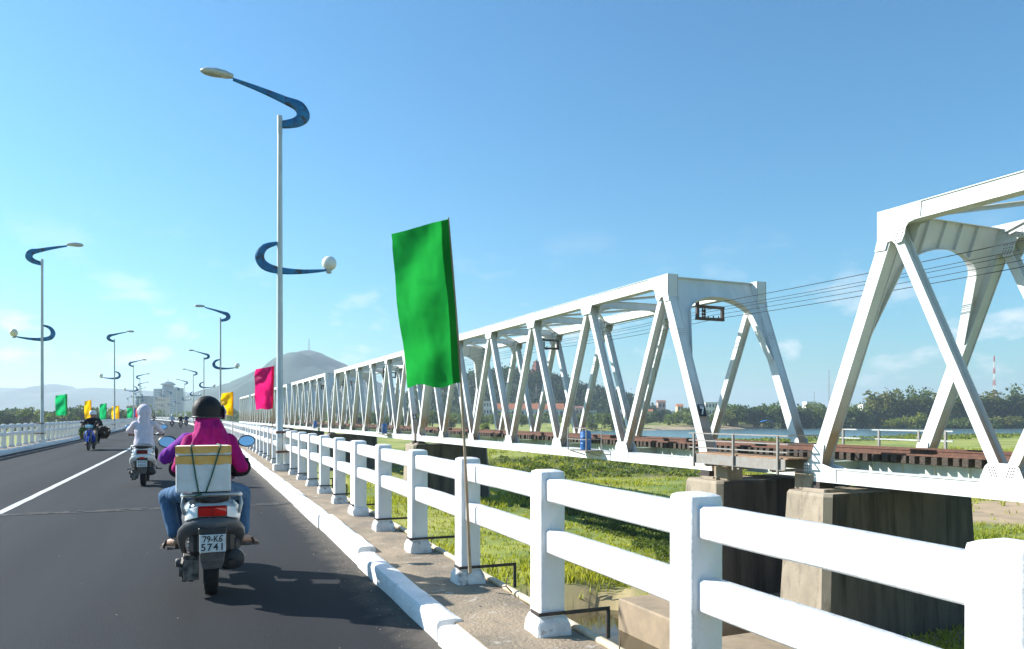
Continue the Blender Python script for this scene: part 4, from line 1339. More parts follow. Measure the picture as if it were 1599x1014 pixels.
# angles: dense in front of the viewpoint, sparse behind
angs = np.concatenate([np.linspace(-58, 58, 270), np.linspace(58, 302, NA-270+2)[1:-1]])
GV = []; GC = []
for i, q in enumerate(radii):
    for a in angs:
        r, d = q*math.sin(R(a)), q*math.cos(R(a))
        p = cw(r, d)
        GV.append((p.x, p.y, ground_h(p.x, p.y)))
        m = ground_mask(p.x, p.y)
        GC.append((m[0], m[1], 0, 1))
GF = []
na = len(angs)
for i in range(NR-1):
    for j in range(na):
        a = i*na+j; b = i*na+(j+1) % na
        GF.append((a, a+na, b+na, b))
def ground_material():
    m = pmat('ground_cover', (0.235,0.275,0.034), 0.95, col2=(0.33,0.32,0.07), scale=0.12, lo=0.35, hi=0.65, col3=(0.09,0.15,0.022), scale3=0.07, lo3=0.5, hi3=0.60, amt3=0.75, bump=0.8, bscale=3.0)
    nt = m.node_tree; N = nt.nodes; L = nt.links; b = N['Principled BSDF']
    cur = b.inputs['Base Color'].links[0].from_socket
    at = N.new('ShaderNodeAttribute'); at.attribute_name = 'cover'
    sp = N.new('ShaderNodeSeparateColor'); L.new(at.outputs['Color'], sp.inputs['Color'])
    g = N.new('ShaderNodeNewGeometry')
    def noisy(sc, a, c):
        t = N.new('ShaderNodeTexNoise'); t.inputs['Scale'].default_value = sc; t.inputs['Detail'].default_value = 6
        L.new(g.outputs['Position'], t.inputs['Vector'])
        mr = N.new('ShaderNodeMapRange'); mr.inputs['From Min'].default_value = a; mr.inputs['From Max'].default_value = c
        L.new(t.outputs['Fac'], mr.inputs['Value']); return mr.outputs['Result']
    mx = N.new('ShaderNodeMix'); mx.data_type = 'RGBA'
    mx.inputs['A'].default_value = (0.050,0.078,0.022,1); mx.inputs['B'].default_value = (0.085,0.062,0.032,1)
    L.new(noisy(0.15, 0.5, 0.66), mx.inputs['Factor'])
    m2 = N.new('ShaderNodeMix'); m2.data_type = 'RGBA'
    L.new(sp.outputs['Green'], m2.inputs['Factor']); L.new(cur, m2.inputs['A']); L.new(mx.outputs['Result'], m2.inputs['B'])
    ms = N.new('ShaderNodeMix'); ms.data_type = 'RGBA'
    ms.inputs['A'].default_value = (0.46,0.33,0.20,1); ms.inputs['B'].default_value = (0.34,0.25,0.15,1)
    L.new(noisy(0.4, 0.4, 0.65), ms.inputs['Factor'])
    m3 = N.new('ShaderNodeMix'); m3.data_type = 'RGBA'
    L.new(sp.outputs['Red'], m3.inputs['Factor']); L.new(m2.outputs['Result'], m3.inputs['A']); L.new(ms.outputs['Result'], m3.inputs['B'])
    L.new(m3.outputs['Result'], b.inputs['Base Color'])
    return m
gm = fast_mesh('ground', GV, GF, ground_material(), True)
ca = gm.color_attributes.new('cover', 'FLOAT_COLOR', 'POINT')
ca.data.foreach_set('color', np.array(GC, dtype=np.float32).ravel())
tag(link('ground', gm), kind='structure')
mb = MB()
ring = []
for r, d in ((5, 200), (60, 190), (900, 700), (1500, 1500), (700, 1100), (200, 600), (10, 470)):
    ring.append(cw(r, d, -6.72))
mb.add(ring, [tuple(range(len(ring)))]); mb.f[0].reverse()
tag(mb.build('river', M['water']), kind='structure')
mb = MB()
c0 = rl(15, 22)
mb.add([(c0.x+11*math.cos(t), c0.y+13*math.sin(t), -6.80) for t in [2*math.pi*k/24 for k in range(24)]], [tuple(range(24))])
tag(mb.build('creek', M['creek']), kind='structure')

# grass below the bridges
def grass():
    g = np.random.default_rng(11)
    V = []; F = []
    n = 0
    while n < 34000:
        d = 24+150*g.random()**1.9
        px = g.uniform(-0.22, 0.72)
        r = px*d
        p = cw(r, d)
        m = ground_mask(p.x, p.y)
        if m[0] > 0.35 and g.random() < 0.93: continue
        if creek_s(p.x, p.y) > -0.02: continue
        if fbm(p.x*0.11, p.y*0.11, 5.0) < -0.22 and g.random() < 0.6: continue
        s, f = river_s(r, d)
        if s > -2: continue
        h0 = ground_h(p.x, p.y)
        tall = sstep(0.0, 0.35, fbm(p.x*0.07, p.y*0.07, 9.0))
        hh = (0.07+0.10*g.random())*(1.0+0.006*d)*(1+1.6*tall)
        w = 0.020*(1+0.022*d)
        for k in range(3):
            a = g.uniform(0, 6.28); t = g.uniform(0.2, 0.75)*hh
            bx, by = p.x+g.normal(0, 0.12), p.y+g.normal(0, 0.12)
            dx, dy = math.cos(a), math.sin(a)
            b = len(V)
            V += [(bx-dy*w, by+dx*w, h0-0.05), (bx+dy*w, by-dx*w, h0-0.05), (bx+dx*t*0.45+dy*w*0.6, by+dy*t*0.45-dx*w*0.6, h0+hh*0.65), (bx+dx*t, by+dy*t, h0+hh)]
            F += [(b, b+1, b+2), (b, b+2, b+3)]
        n += 1
    tag(link('grass', fast_mesh('grass', V, F, M['grass_blade'])), 'bright green grass on the flats under the bridges', 'grass', kind='stuff')
grass()

# ------------------------------------------------------------------ foliage
def leaf_quads(P, S, g, out=None, flat=0.0):
    """random quads at points P (n,3) with sizes S (n,)"""
    n = len(P)
    a = g.normal(size=(n, 3)); a[:, 2] *= 1-flat
    a /= np.linalg.norm(a, axis=1)[:, None]
    b = g.normal(size=(n, 3)); b -= a*(a*b).sum(1)[:, None]; b /= np.linalg.norm(b, axis=1)[:, None]
    S = S[:, None]
    asp = g.uniform(0.45, 0.8, (n, 1))
    V = np.stack([P-a*S, P+b*S*asp, P+a*S, P-b*S*asp], 1).reshape(-1, 3)
    F = np.arange(n*4).reshape(n, 4)
    return V, F
def crown_points(g, n, clumps, rx, rz, zc, csize):
    C = g.normal(size=(clumps, 3)); C /= np.linalg.norm(C, axis=1)[:, None]
    C *= (g.random((clumps, 1))**0.5)
    C[:, 2] = C[:, 2]*0.9+0.08
    C = C*np.array([rx, rx, rz])+np.array([0, 0, zc])
    cs = csize*g.uniform(0.6, 1.25, clumps)
    i = g.integers(0, clumps, n)
    q = g.normal(size=(n, 3)); q /= np.linalg.norm(q, axis=1)[:, None]
    q *= (0.55+0.5*g.random((n, 1)))
    P = C[i]+q*cs[i][:, None]*np.array([1, 1, 0.75])
    return P
def crown_mesh(kind, seed):
    g = np.random.default_rng(seed)
    if kind == 'broad':
        P = crown_points(g, 1800, 30, 3.7, 4.3, 4.6, 1.5); S = g.uniform(0.22, 0.5, len(P)); mt = M['leaf_dark'] if seed % 4 == 1 else M['leaf_mid']
    elif kind == 'low':
        P = crown_points(g, 1500, 22, 4.2, 2.7, 2.4, 1.5); S = g.uniform(0.22, 0.5, len(P)); mt = M['leaf_mid'] if seed % 2 else M['leaf_olive']
    elif kind == 'light':
        P = crown_points(g, 1200, 18, 3.2, 2.4, 2.9, 1.4); S = g.uniform(0.2, 0.45, len(P)); mt = M['leaf_light']
    else:                                                     # bamboo: arching plumes
        pts = []
        for k in range(26):
            a = g.uniform(0, 6.28); lean = g.uniform(0.5, 4.2); H = g.uniform(6.5, 11.5)
            m = 55
            t = 0.06+0.94*g.random(m)
            x = lean*t**2.2; z = H*(t-0.22*t**5*(lean/4))
            sp = (0.25+0.75*(1-np.abs(t-0.6)))[:, None]*0.6
            q = np.stack([np.cos(a)*x, np.sin(a)*x, z], 1)+g.normal(size=(m, 3))*sp
            pts.append(q)
        P = np.concatenate(pts); S = g.uniform(0.2, 0.48, len(P)); mt = M['leaf_olive'] if seed % 2 else M['leaf_mid']
    V, F = leaf_quads(P, S, g)
    return fast_mesh('crown', V, F, mt)
def trunk_mesh(kind, seed):
    rr = random.Random(seed); mb = MB()
    if kind == 'bamboo':
        for k in range(12):
            a = rr.uniform(0, 6.28); L = rr.uniform(0.5, 3.0); H = rr.uniform(5, 8.5)
            mb.tube([(math.cos(a)*L*t**2, math.sin(a)*L*t**2, H*t) for t in (0, 0.35, 0.7, 1)], [0.07, 0.06, 0.05, 0.02], 5)
    else:
        H = 5.5 if kind == 'broad' else 3.0
        mb.tube([(0, 0, -0.3), (0.1, 0, H*0.3), (-0.05, 0.1, H*0.7), (0, 0, H)], [0.32, 0.24, 0.18, 0.08], 7)
        for k in range(6):
            a = k*1.05+rr.uniform(0, 0.6); z = H*rr.uniform(0.35, 0.75); L = rr.uniform(1.4, 2.6)
            mb.tube([(0, 0, z), (math.cos(a)*L*0.5, math.sin(a)*L*0.5, z+L*0.4), (math.cos(a)*L, math.sin(a)*L, z+L*0.95)], [0.12, 0.08, 0.03], 5)
    return mb.mesh('trunk', M['bark'], 50)
CR = {}; TR = {}
for kd in ('broad', 'low', 'light', 'bamboo'):
    CR[kd] = [crown_mesh(kd, 20+i) for i in range(4)]; TR[kd] = [trunk_mesh(kd, i) for i in range(2)]
TOPH = dict(broad=9.3, low=6.0, light=5.9, bamboo=9.3)
WID = dict(broad=9.5, low=11.0, light=8.5, bamboo=9.0)
rt = random.Random(21)
def tree(kind, p, h, wscale, label, group, name=None, cat='tree'):
    root = empty(name or {'bamboo': 'bamboo_clump', 'broad': 'broadleaf_tree', 'low': 'spreading_tree', 'light': 'bush'}[kind], p, rt.uniform(0, 6.28))
    s = h/TOPH[kind]
    root.scale = (s*wscale, s*wscale, s)
    tag(root, label, cat, group)
    link('trunk', TR[kind][rt.randrange(2)], root)
    link('crown', CR[kind][rt.randrange(4)], root)
    return root
def at_px(px, d, z=None):
    p = cw((px-800)/1200*d, d)
    return Vector((p.x, p.y, ground_h(p.x, p.y)-0.2 if z is None else z))
def nth(i):
    w = ['first','second','third','fourth','fifth','sixth','seventh','eighth','ninth','tenth','eleventh','twelfth','thirteenth','fourteenth','fifteenth','sixteenth','seventeenth',
         'eighteenth','nineteenth','twentieth','twenty-first','twenty-second','twenty-third','twenty-fourth','twenty-fifth','twenty-sixth','twenty-seventh','twenty-eighth','twenty-ninth','thirtieth']
    return w[i]
def row(spec, group, where, first_d):
    """spec: (px, top px above horizon, d, kind, width scale)"""
    for i, (px, top, d, kind, ws) in enumerate(spec):
        p = at_px(px, d)
        h = CAM_H+top*d/1200-p.z
        nm = {'bamboo': 'feathery bamboo clump', 'broad': 'round dark tree', 'low': 'low spreading tree', 'light': 'pale green bush'}[kind]
        tree(kind, p, h, ws, '%s %s, %s from left' % (nm, where, nth(i)), group)
# right bank of the river, seen through the nearest trusses
row([(1135, 10, 500, 'low', 1.0), (1152, 20, 500, 'broad', 1.1), (1178, 22, 505, 'broad', 1.2), (1205, 21, 500, 'broad', 1.2), (1228, 22, 505, 'bamboo', 1.2), (1250, 18, 500, 'broad', 1.2),
     (1277, 14, 520, 'low', 1.0), (1300, 20, 520, 'broad', 1.1), (1322, 19, 500, 'broad', 1.1), (1345, 18, 510, 'broad', 1.0)],
    'trees on the far river bank', 'on the far bank behind the blue tarpaulin', 0)
row([(1368, 34, 520, 'bamboo', 1.15), (1388, 36, 515, 'bamboo', 1.1), (1408, 33, 520, 'bamboo', 1.2), (1428, 38, 525, 'bamboo', 1.1), (1448, 35, 515, 'bamboo', 1.2), (1470, 34, 520, 'bamboo', 1.1),
     (1494, 33, 530, 'bamboo', 1.2), (1518, 34, 525, 'broad', 1.2), (1542, 35, 520, 'bamboo', 1.2), (1566, 38, 520, 'broad', 1.2), (1590, 40, 520, 'bamboo', 1.2), (1615, 41, 520, 'broad', 1.2), (1640, 40, 520, 'broad', 1.2)],
    'bamboo grove on the far river bank', 'in the tall grove on the far bank', 0)
row([(1395, -2, 500, 'light', 1.2), (1430, 8, 498, 'light', 1.1), (1462, 0, 500, 'low', 1.2), (1500, 6, 500, 'low', 1.3), (1535, 2, 500, 'low', 1.2), (1575, 6, 500, 'low', 1.2)],
    'bushes at the foot of the grove', 'at the foot of the tall grove', 0)
row([(1010, 8, 520, 'low', 1.0), (1030, 14, 540, 'broad', 0.9), (1048, -4, 500, 'low', 0.7), (1075, 18, 560, 'broad', 1.0), (1090, 15, 550, 'low', 0.9), (1118, 4, 540, 'low', 0.9)],
    'trees among the riverside houses', 'among the riverside houses', 0)
# behind the span marked 7 and the far spans
row([(700, 2, 380, 'low', 1.0), (728, -2, 330, 'broad', 1.0), (748, 8, 420, 'broad', 1.0), (757, -8, 300, 'light', 1.0), (793, 2, 420, 'low', 0.9), (815, 4, 430, 'broad', 0.9), (905, 2, 430, 'broad', 0.9), (925, -6, 420, 'low', 0.8),
     (945, 6, 430, 'broad', 1.0), (968, 2, 430, 'low', 1.0), (988, 8, 450, 'broad', 0.9)],
    'trees below the wooded hill', 'below the wooded hill', 0)
row([(560, 4, 420, 'broad', 1.0), (585, 8, 400, 'broad', 1.1), (610, 2, 400, 'low', 1.0), (632, 6, 390, 'broad', 1.0), (655, 4, 400, 'broad', 1.0), (676, 10, 420, 'broad', 1.1)],
    'trees behind the far spans', 'behind the far truss spans', 0)
# left of the road
row([(-30, 16, 300, 'broad', 1.0), (8, 14, 290, 'broad', 1.0), (38, 19, 300, 'broad', 0.9), (62, 13, 310, 'low', 1.0), (102, 12, 300, 'low', 1.0), (124, 20, 310, 'broad', 1.1), (140, 22, 320, 'broad', 1.1),
     (160, 16, 330, 'low', 1.0), (178, 14, 340, 'broad', 0.9), (198, 14, 360, 'low', 0.9)],
    'trees left of the road', 'beyond the railing across the road', 0)
row([(214, 22, 520, 'broad', 0.9), (228, 24, 540, 'broad', 0.9), (240, 14, 560, 'low', 0.9), (303, 9, 640, 'broad', 0.9), (316, 17, 620, 'broad', 1.0), (330, 12, 640, 'low', 1.0), (364, 14, 560, 'broad', 0.8)],
    'trees at the far end of the road', 'at the far end of the road', 0)
# masses of wood behind the single trees
def mass(pxa, pxb, d0, d1, hfun, n, mat, label, size=(0.6, 1.3), seed=1):
    g = np.random.default_rng(seed)
    P = []
    k = int(n/60)
    for i in range(k):
        px = g.uniform(pxa, pxb); d = g.uniform(d0, d1)
        p = cw((px-800)/1200*d, d); b = ground_h(p.x, p.y)
        top = CAM_H+hfun(px)*d/1200*g.uniform(0.8, 1.04)
        H = max(2.0, top-b)
        w = g.uniform(2.2, 4.2)
        q = g.normal(size=(60, 3)); q /= np.linalg.norm(q, axis=1)[:, None]; q *= (0.5+0.5*g.random((60, 1)))
        P.append(np.array([p.x, p.y, b+H*0.52])+q*np.array([w, w, H*0.5]))
    P = np.concatenate(P)
    V, F = leaf_quads(P, g.uniform(size[0], size[1], len(P)), g)
    tag(link('wood', fast_mesh('wood', V, F, mat)), label, 'wood', kind='stuff')
mass(1120, 1360, 500, 590, lambda px: 17+4*math.sin(px*0.09), 14000, M['leaf_mid'], 'dark wood behind the single trees on the far bank', seed=2)
mass(1352, 1680, 515, 610, lambda px: 31+3*math.sin(px*0.11), 24000, M['leaf_olive'], 'dense wood behind the bamboo grove', seed=3)
mass(-80, 235, 330, 420, lambda px: 9+3*math.sin(px*0.07), 11000, M['leaf_dark'], 'dense wood left of the road', seed=4)
mass(200, 700, 500, 700, lambda px: 6+3*math.sin(px*0.09), 12000, M['leaf_mid'], 'low wood behind the far spans and the end of the road', seed=5)
mass(690, 1130, 480, 600, lambda px: 4+3*math.sin(px*0.09), 11000, M['leaf_mid'], 'trees massed between the hill and the river', seed=6)
# scrub on the flats under the span marked 7
g = np.random.default_rng(9); P = []
for i in range(260):
    d = g.uniform(78, 160); px = g.uniform(640, 1090)
    p = cw((px-800)/1200*d, d)
    if ground_mask(p.x, p.y)[1] < 0.35 or river_s(*rd(p.x, p.y))[0] > -8: continue
    b = ground_h(p.x, p.y); w = g.uniform(0.8, 2.2); h = g.uniform(0.5, 1.3)
    q = g.normal(size=(70, 3)); q /= np.linalg.norm(q, axis=1)[:, None]; q[:, 2] = np.abs(q[:, 2])
    P.append(np.array([p.x, p.y, b-0.1])+q*np.array([w, w, h])*g.uniform(0.6, 1.0, (70, 1)))
P = np.concatenate(P)
V, F = leaf_quads(P, g.uniform(0.10, 0.26, len(P)), g)
tag(link('undergrowth', fast_mesh('undergrowth', V, F, M['leaf_mid'])), 'dark green scrub on the flats under the railway', 'undergrowth', kind='stuff')
# a bank of rank dark grass along the old channel
P = []
for i in range(420):
    t = g.random(); d = 74-32*t+g.normal(0, 2.2); px = 815+250*t+g.normal(0, 9)
    p = cw((px-800)/1200*d, d)
    if creek_s(p.x, p.y) > 0: continue
    b = ground_h(p.x, p.y); w = g.uniform(0.4, 1.0); h = g.uniform(0.25, 0.6)
    q = g.normal(size=(60, 3)); q /= np.linalg.norm(q, axis=1)[:, None]; q[:, 2] = np.abs(q[:, 2])
    P.append(np.array([p.x, p.y, b-0.05])+q*np.array([w, w, h])*g.uniform(0.5, 1.0, (60, 1)))
P = np.concatenate(P)
V, F = leaf_quads(P, g.uniform(0.05, 0.14, len(P)), g)
tag(link('undergrowth', fast_mesh('undergrowth', V, F, M['leaf_mid'])), 'strip of rank dark grass in the sunlit meadow', 'undergrowth', kind='stuff')
# reeds on the near river bank
P = []
for i in range(900):
    r = g.uniform(40, 330); d = 232+0.50*max(0, r-40)-g.uniform(0, 35)
    p = cw(r, d)
    if river_s(r, d)[0] > -1: continue
    b = ground_h(p.x, p.y)
    m = 16
    q = np.stack([g.normal(0, 1.2, m), g.normal(0, 1.2, m), g.uniform(0.1, 0.7, m)*g.uniform(0.6, 1.5)], 1)
    P.append(np.array([p.x, p.y, b])+q)
P = np.concatenate(P)
V, F = leaf_quads(P, g.uniform(0.2, 0.55, len(P)), g)
tag(link('reeds', fast_mesh('reeds', V, F, M['leaf_light'])), 'reeds and tall grass along the near river bank', 'reeds', kind='stuff')

# ------------------------------------------------------------------ hill and mountains
def ridge(name, prof, d, sig, mat, nz_amp, nz_sc, n=140, m=26, z0=-8.0):
    px = [p[0] for p in prof]; hh = [p[1] for p in prof]
    V = []; F = []
    for i in range(n+1):
        x = px[0]+(px[-1]-px[0])*i/n
        H = float(np.interp(x, px, hh))*d/1200+CAM_H-z0
        for j in range(m+1):
            t = -1+2*j/m
            dd = d+t*sig*2.2
            k = math.exp(-(t*1.9)**2)
            r = (x-800)/1200*d
            z = z0-2+max(0, H+2)*k
            z += nz_amp*fbm(r*nz_sc, dd*nz_sc, 1.3)*min(1, z/40+0.3)*(0.35 if abs(t) < 0.08 else 1)
            p = cw(r, dd); V.append((p.x, p.y, z))
    for i in range(n):
        for j in range(m):
            a = i*(m+1)+j
            F.append((a, a+m+1, a+m+2, a+1))
    o = link(name, fast_mesh(name, V, F, mat, True))
    return tag(o, kind='structure'), np.array(V)
hill_prof = [(590, -8), (620, 14), (660, 40), (700, 56), (730, 59), (785, 68), (815, 68), (840, 65), (880, 52), (905, 41), (950, 37), (985, 24), (1010, 10), (1050, -8)]
hill_o, HV = ridge('hill', hill_prof, 700, 60, M['hill_soil'], 3.0, 0.03)
g = np.random.default_rng(31)
sel = HV[(HV[:, 2] > -4)]
dd = sel[:, 0]*SS+sel[:, 1]*CS
sel = sel[dd < 735]
idx = g.integers(0, len(sel), 2600)
C = sel[idx]+g.normal(size=(2600, 3))*np.array([3.5, 3.5, 0.6])
P = (C[:, None, :]+g.normal(size=(2600, 14, 3))*np.array([1.7, 1.7, 1.5])*g.uniform(0.7, 1.4, (2600, 1, 1))+np.array([0, 0, 2.2])).reshape(-1, 3)
V, F = leaf_quads(P, g.uniform(0.7, 1.6, len(P)), g)
tag(link('forest', fast_mesh('forest', V, F, M['leaf_dark'])), 'dark forest covering the low hill behind the railway', 'forest', kind='stuff')
ridge('mountain', [(230, -8), (275, 0), (300, 12), (340, 30), (375, 48), (394, 59), (420, 70), (440, 80), (448, 91), (475, 102), (484, 103.5), (501, 99), (520, 90), (544, 78), (580, 58), (620, 38), (680, 16), (740, -8)], 1900, 320, M['mountain'], 17, 0.008, 240, 40)
ridge('mountain', [(-380, -4), (-330, 22), (-200, 46), (-100, 40), (0, 45), (50, 44), (68, 42), (88, 50), (118, 42), (150, 45), (200, 41), (260, 37), (310, 33), (360, 26), (420, 20), (520, 16), (640, 10), (760, -4)], 3300, 380, M['mountain'], 26, 0.0032, 260, 30)

# mast on the mountain, pagoda and masts
def mast(px, d, y_top, y_base, w0, label, banded=True, name='lattice_mast', zbase=None):
    z1 = CAM_H+(650-y_top)/1200*d; z0 = (CAM_H+(650-y_base)/1200*d) if zbase is None else zbase
    b = at_px(px, d, z0)
    root = tag(empty(name, b), label, 'mast')
    H = z1-z0
    segs = 9
    for k in range(segs):
        mb = MB()
        za, zb = H*k/segs, H*(k+1)/segs
        wa, wb = w0*(1-0.8*k/segs), w0*(1-0.8*(k+1)/segs)
        cor = [(-1,-1),(1,-1),(1,1),(-1,1)]
        th = max(0.05, w0*0.09)
        for i in range(4):
            (ax, ay), (bx, by) = cor[i], cor[(i+1) % 4]
            mb.beam((ax*wa/2, ay*wa/2, za), (ax*wb/2, ay*wb/2, zb), th, th)
            mb.beam((ax*wa/2, ay*wa/2, za), (bx*wb/2, by*wb/2, zb), th*0.6, th*0.6)
            mb.beam((ax*wb/2, ay*wb/2, zb), (bx*wb/2, by*wb/2, zb), th*0.6, th*0.6)
        mb.build('section', M['mast_red'] if (banded and k % 2 == 0) else M['mast_white'] if banded else M['grey_steel'], root)
    return root
mast(1553, 900, 556, 640, 3.2, 'red and white banded lattice mast rising above the bamboo grove')
mast(1295, 1000, 578, 640, 1.6, 'thin grey lattice mast between the end posts', False)
mast(1272, 1000, 612, 645, 1.2, 'shorter thin grey mast beside the white riverside house', False)
mast(838, 640, 600, 622, 1.3, 'white mobile phone mast on the slope of the wooded hill', False, zbase=None)
mast(483, 1900, 529, 549, 4.0, 'faint radio mast on top of the conical mountain', False)
# old brick tower on the hill top
tz = CAM_H+66/1200*690
tb = at_px(838, 690, tz-3)
root = tag(empty('temple_tower', tb, 0.3), 'old red brick temple tower on top of the wooded hill', 'tower')
tiers = [(3.4, 0, 6.2), (3.7, 6.2, 6.8), (2.7, 6.8, 10.0), (3.0, 10.0, 10.5), (2.0, 10.5, 12.8), (2.2, 12.8, 13.2), (1.2, 13.2, 14.6), (0.5, 14.6, 15.8)]
for i, (w, a, b) in enumerate(tiers):
    mb = MB(); mb.box(-w, w, -w, w, a, b)
    if i % 2 == 0 and i < 5:
        for sx in (-1, 1):
            for sy in (-1, 1): mb.box(sx*w*0.8-0.45, sx*w*0.8+0.45, sy*w*0.8-0.45, sy*w*0.8+0.45, b, b+1.4)
    mb.build('tier', M['brick'], root, None, 0.15)
mb = MB(); mb.box(-0.9, 0.9, -3.55, -3.3, 0.5, 4.2); mb.build('doorway', M['glass_dark'], root)

# ------------------------------------------------------------------ houses
def house(px, d, wpx, ytop, wall, roof, label, depth=8, storeys=2, flat=False, ybase=None, rz=None, nwin=3, name='house', roof_h=1.8):
    p = at_px(px, d)
    if ybase is not None: p.z = CAM_H-(ybase-650)/1200*d
    W = wpx/1200*d
    z1 = CAM_H+(650-ytop)/1200*d
    H = z1-p.z
    root = tag(empty(name, p, (-PSI if rz is None else rz)), label, 'house')
    rh = 0 if flat else min(roof_h, H*0.4)
    hw = H-rh
    mb = MB(); mb.box(-W/2, W/2, 0, depth, 0, hw); mb.build('wall', wall, root)
    if flat:
        mb = MB(); mb.box(-W/2-0.2, W/2+0.2, -0.3, depth+0.2, hw, hw+0.35); mb.build('parapet', wall, root)
    else:
        mb = MB()
        mb.add([(-W/2-0.4,-0.5,hw),(W/2+0.4,-0.5,hw),(W/2+0.4,depth+0.5,hw),(-W/2-0.4,depth+0.5,hw),(-W/2-0.4,depth/2,hw+rh),(W/2+0.4,depth/2,hw+rh)],
               [(0,1,5,4),(2,3,4,5),(1,2,5),(3,0,4),(3,2,1,0)])
        mb.build('roof', roof, root)
    sh = hw/storeys
    ww = W/nwin
    for s in range(storeys):
        for k in range(nwin):
            x = -W/2+ww*(k+0.5)
            mb = MB(); mb.box(x-ww*0.25, x+ww*0.25, -0.06, 0.0, s*sh+sh*0.30, s*sh+sh*0.78); wi = mb.build('window', M['glass_dark'], root)
            mb = MB(); mb.box(x-ww*0.30, x+ww*0.30, -0.18, 0.0, s*sh+sh*0.22, s*sh+sh*0.29); mb.build('sill', wall, wi)
    return root
house(828, 560, 106, 630, M['house_white'], M['roof_orange'], 'long cream building with an orange tiled roof below the hill', 12, 2, nwin=14, roof_h=4.2, ybase=668, name='school_building')
house(762, 600, 13, 627, M['house_white'], M['roof_grey'], 'small white block left of the orange-roofed building', 8, 3, True, ybase=660)
house(925, 560, 14, 642, M['house_grey'], M['roof_grey'], 'grey low house right of the orange-roofed building', 8, 2, True, ybase=664)
house(968, 540, 16, 640, M['house_white'], M['roof_grey'], 'white gabled house left of the blue barrel', 8, 1, ybase=662, nwin=2)
house(905, 600, 12, 634, M['house_pink'], M['roof_brown'], 'pinkish house at the foot of the hill', 8, 2, ybase=662, nwin=2)
house(1016, 620, 8, 639, M['house_cream'], M['roof_orange'], 'small yellow gabled house by the river', 8, 2, ybase=660, nwin=2)
house(1034, 660, 12, 625, M['house_pink'], M['roof_brown'], 'tall brown-roofed house above the riverside trees', 8, 3, ybase=660, nwin=2)
house(1063, 640, 9, 631, M['house_cream'], M['roof_orange'], 'narrow cream house above the riverside trees', 8, 3, ybase=660, nwin=2)
house(1112, 640, 20, 629, M['house_white'], M['roof_grey'], 'white flat-roofed house left of the second end post', 10, 3, True, ybase=660, nwin=4)
house(1130, 660, 14, 634, M['house_white'], M['roof_brown'], 'white house with a brown roof beside the flat-roofed one', 8, 2, ybase=660, nwin=2)
house(1268, 640, 15, 628, M['house_white'], M['roof_orange'], 'white house behind trees right of the second end post', 10, 3, True, ybase=665, nwin=3)
house(1352, 545, 8, 632, M['house_white'], M['roof_grey'], 'narrow white house wall at the edge of the bamboo grove', 8, 3, True, ybase=668, nwin=1)
house(22, 380, 26, 645, M['house_pink'], M['roof_brown'], 'brownish house roof among the trees across the road', 9, 2, ybase=672, nwin=3)
house(592, 560, 16, 632, M['house_white'], M['roof_grey'], 'white house behind the far truss spans', 9, 2, True, ybase=668, nwin=3)
house(206, 560, 14, 633, M['house_pink'], M['roof_brown'], 'reddish house left of the rider in white', 9, 2, ybase=664, nwin=3)
for px, d, y0, w, lab in ((852, 545, 648, 12, 'blue tarpaulin shelter in front of the orange-roofed building'), (1199, 470, 656, 20, 'blue tarpaulin shelter on the far river bank')):
    p = at_px(px, d); W = w/1200*d; z = CAM_H+(650-y0)/1200*d-p.z
    root = tag(empty('tarpaulin_shelter', p, -PSI), lab, 'shelter')
    mb = MB(); mb.add([(-W/2,0,z-1.2),(0,0,z),(W/2,0,z-1.1),(-W/2,4,z-1.2),(0,4,z),(W/2,4,z-1.1)], [(0,1,4,3),(1,2,5,4)]); mb.build('sheet', M['tarp'], root)
    for x in (-W/2+0.1, W/2-0.1):
        mb = MB(); mb.box(x-0.06, x+0.06, 0.1, 0.22, 0, z-1.2); mb.build('pole', M['bamboo'], root)
# a parked white car by the river
def far_car(px, d, label):
    p = at_px(px, d); p.z += 1.2
    root = tag(empty('parked_car', p, -PSI+0.2), label, 'car')
    mb = MB(); mb.prism([(-2.2,0.35),(2.2,0.35),(2.2,0.85),(1.4,0.98),(0.8,1.5),(-1.6,1.5),(-2.2,1.0)], (0,0,0), (1,0,0), (0,0,1), (0,1,0), 1.7); mb.build('body', M['house_white'], root, None, 0.06)
    mb = MB(); mb.prism([(-1.5,1.0),(1.15,1.0),(0.72,1.42),(-1.5,1.42)], (0,-0.86,0), (1,0,0), (0,0,1), (0,1,0), 0.02); mb.build('window', M['glass_dark'], root)
    for x in (-1.3, 1.3):
        mb = MB(); mb.lathe([(0.2,-0.92),(0.36,-0.9),(0.36,-0.7),(0.2,-0.7)], 14, (x,0,0.36), 'y'); mb.build('wheel', M['tyre'], root, 40)
far_car(1070, 505, 'white car parked on the grass by the river bank')
# the hotel with the saucer-shaped roof restaurant
hp = at_px(256, 1100, -6.0)
root = tag(empty('hotel_tower', hp, -PSI-R(22)), 'grey high-rise hotel with a saucer-shaped rooftop at the end of the road', 'building')
hs = 1100/1200
Z = lambda y: CAM_H+(650-y)*hs+6
for (xa, xb, dy, yt, nm) in ((-21, -7, 0, 607, 'wing'), (6, 20, 3, 606, 'wing')):
    mb = MB(); mb.box(xa*hs, xb*hs, dy, dy+16, 0, Z(yt)); w = mb.build(nm, M['tower_wall'], root)
    nf = 14
    for f in range(1, nf):
        z = Z(yt)*f/nf
        mb = MB(); mb.box(xa*hs+0.6, xb*hs-0.6, dy-0.12, dy, z, z+Z(yt)/nf*0.55); mb.build('window_band', M['glass_blue'], w)
mb = MB(); mb.lathe([(8.2, 0), (8.2, Z(603))], 24, (0, 8, 0)); core = mb.build('core', M['glass_blue'], root, 40)
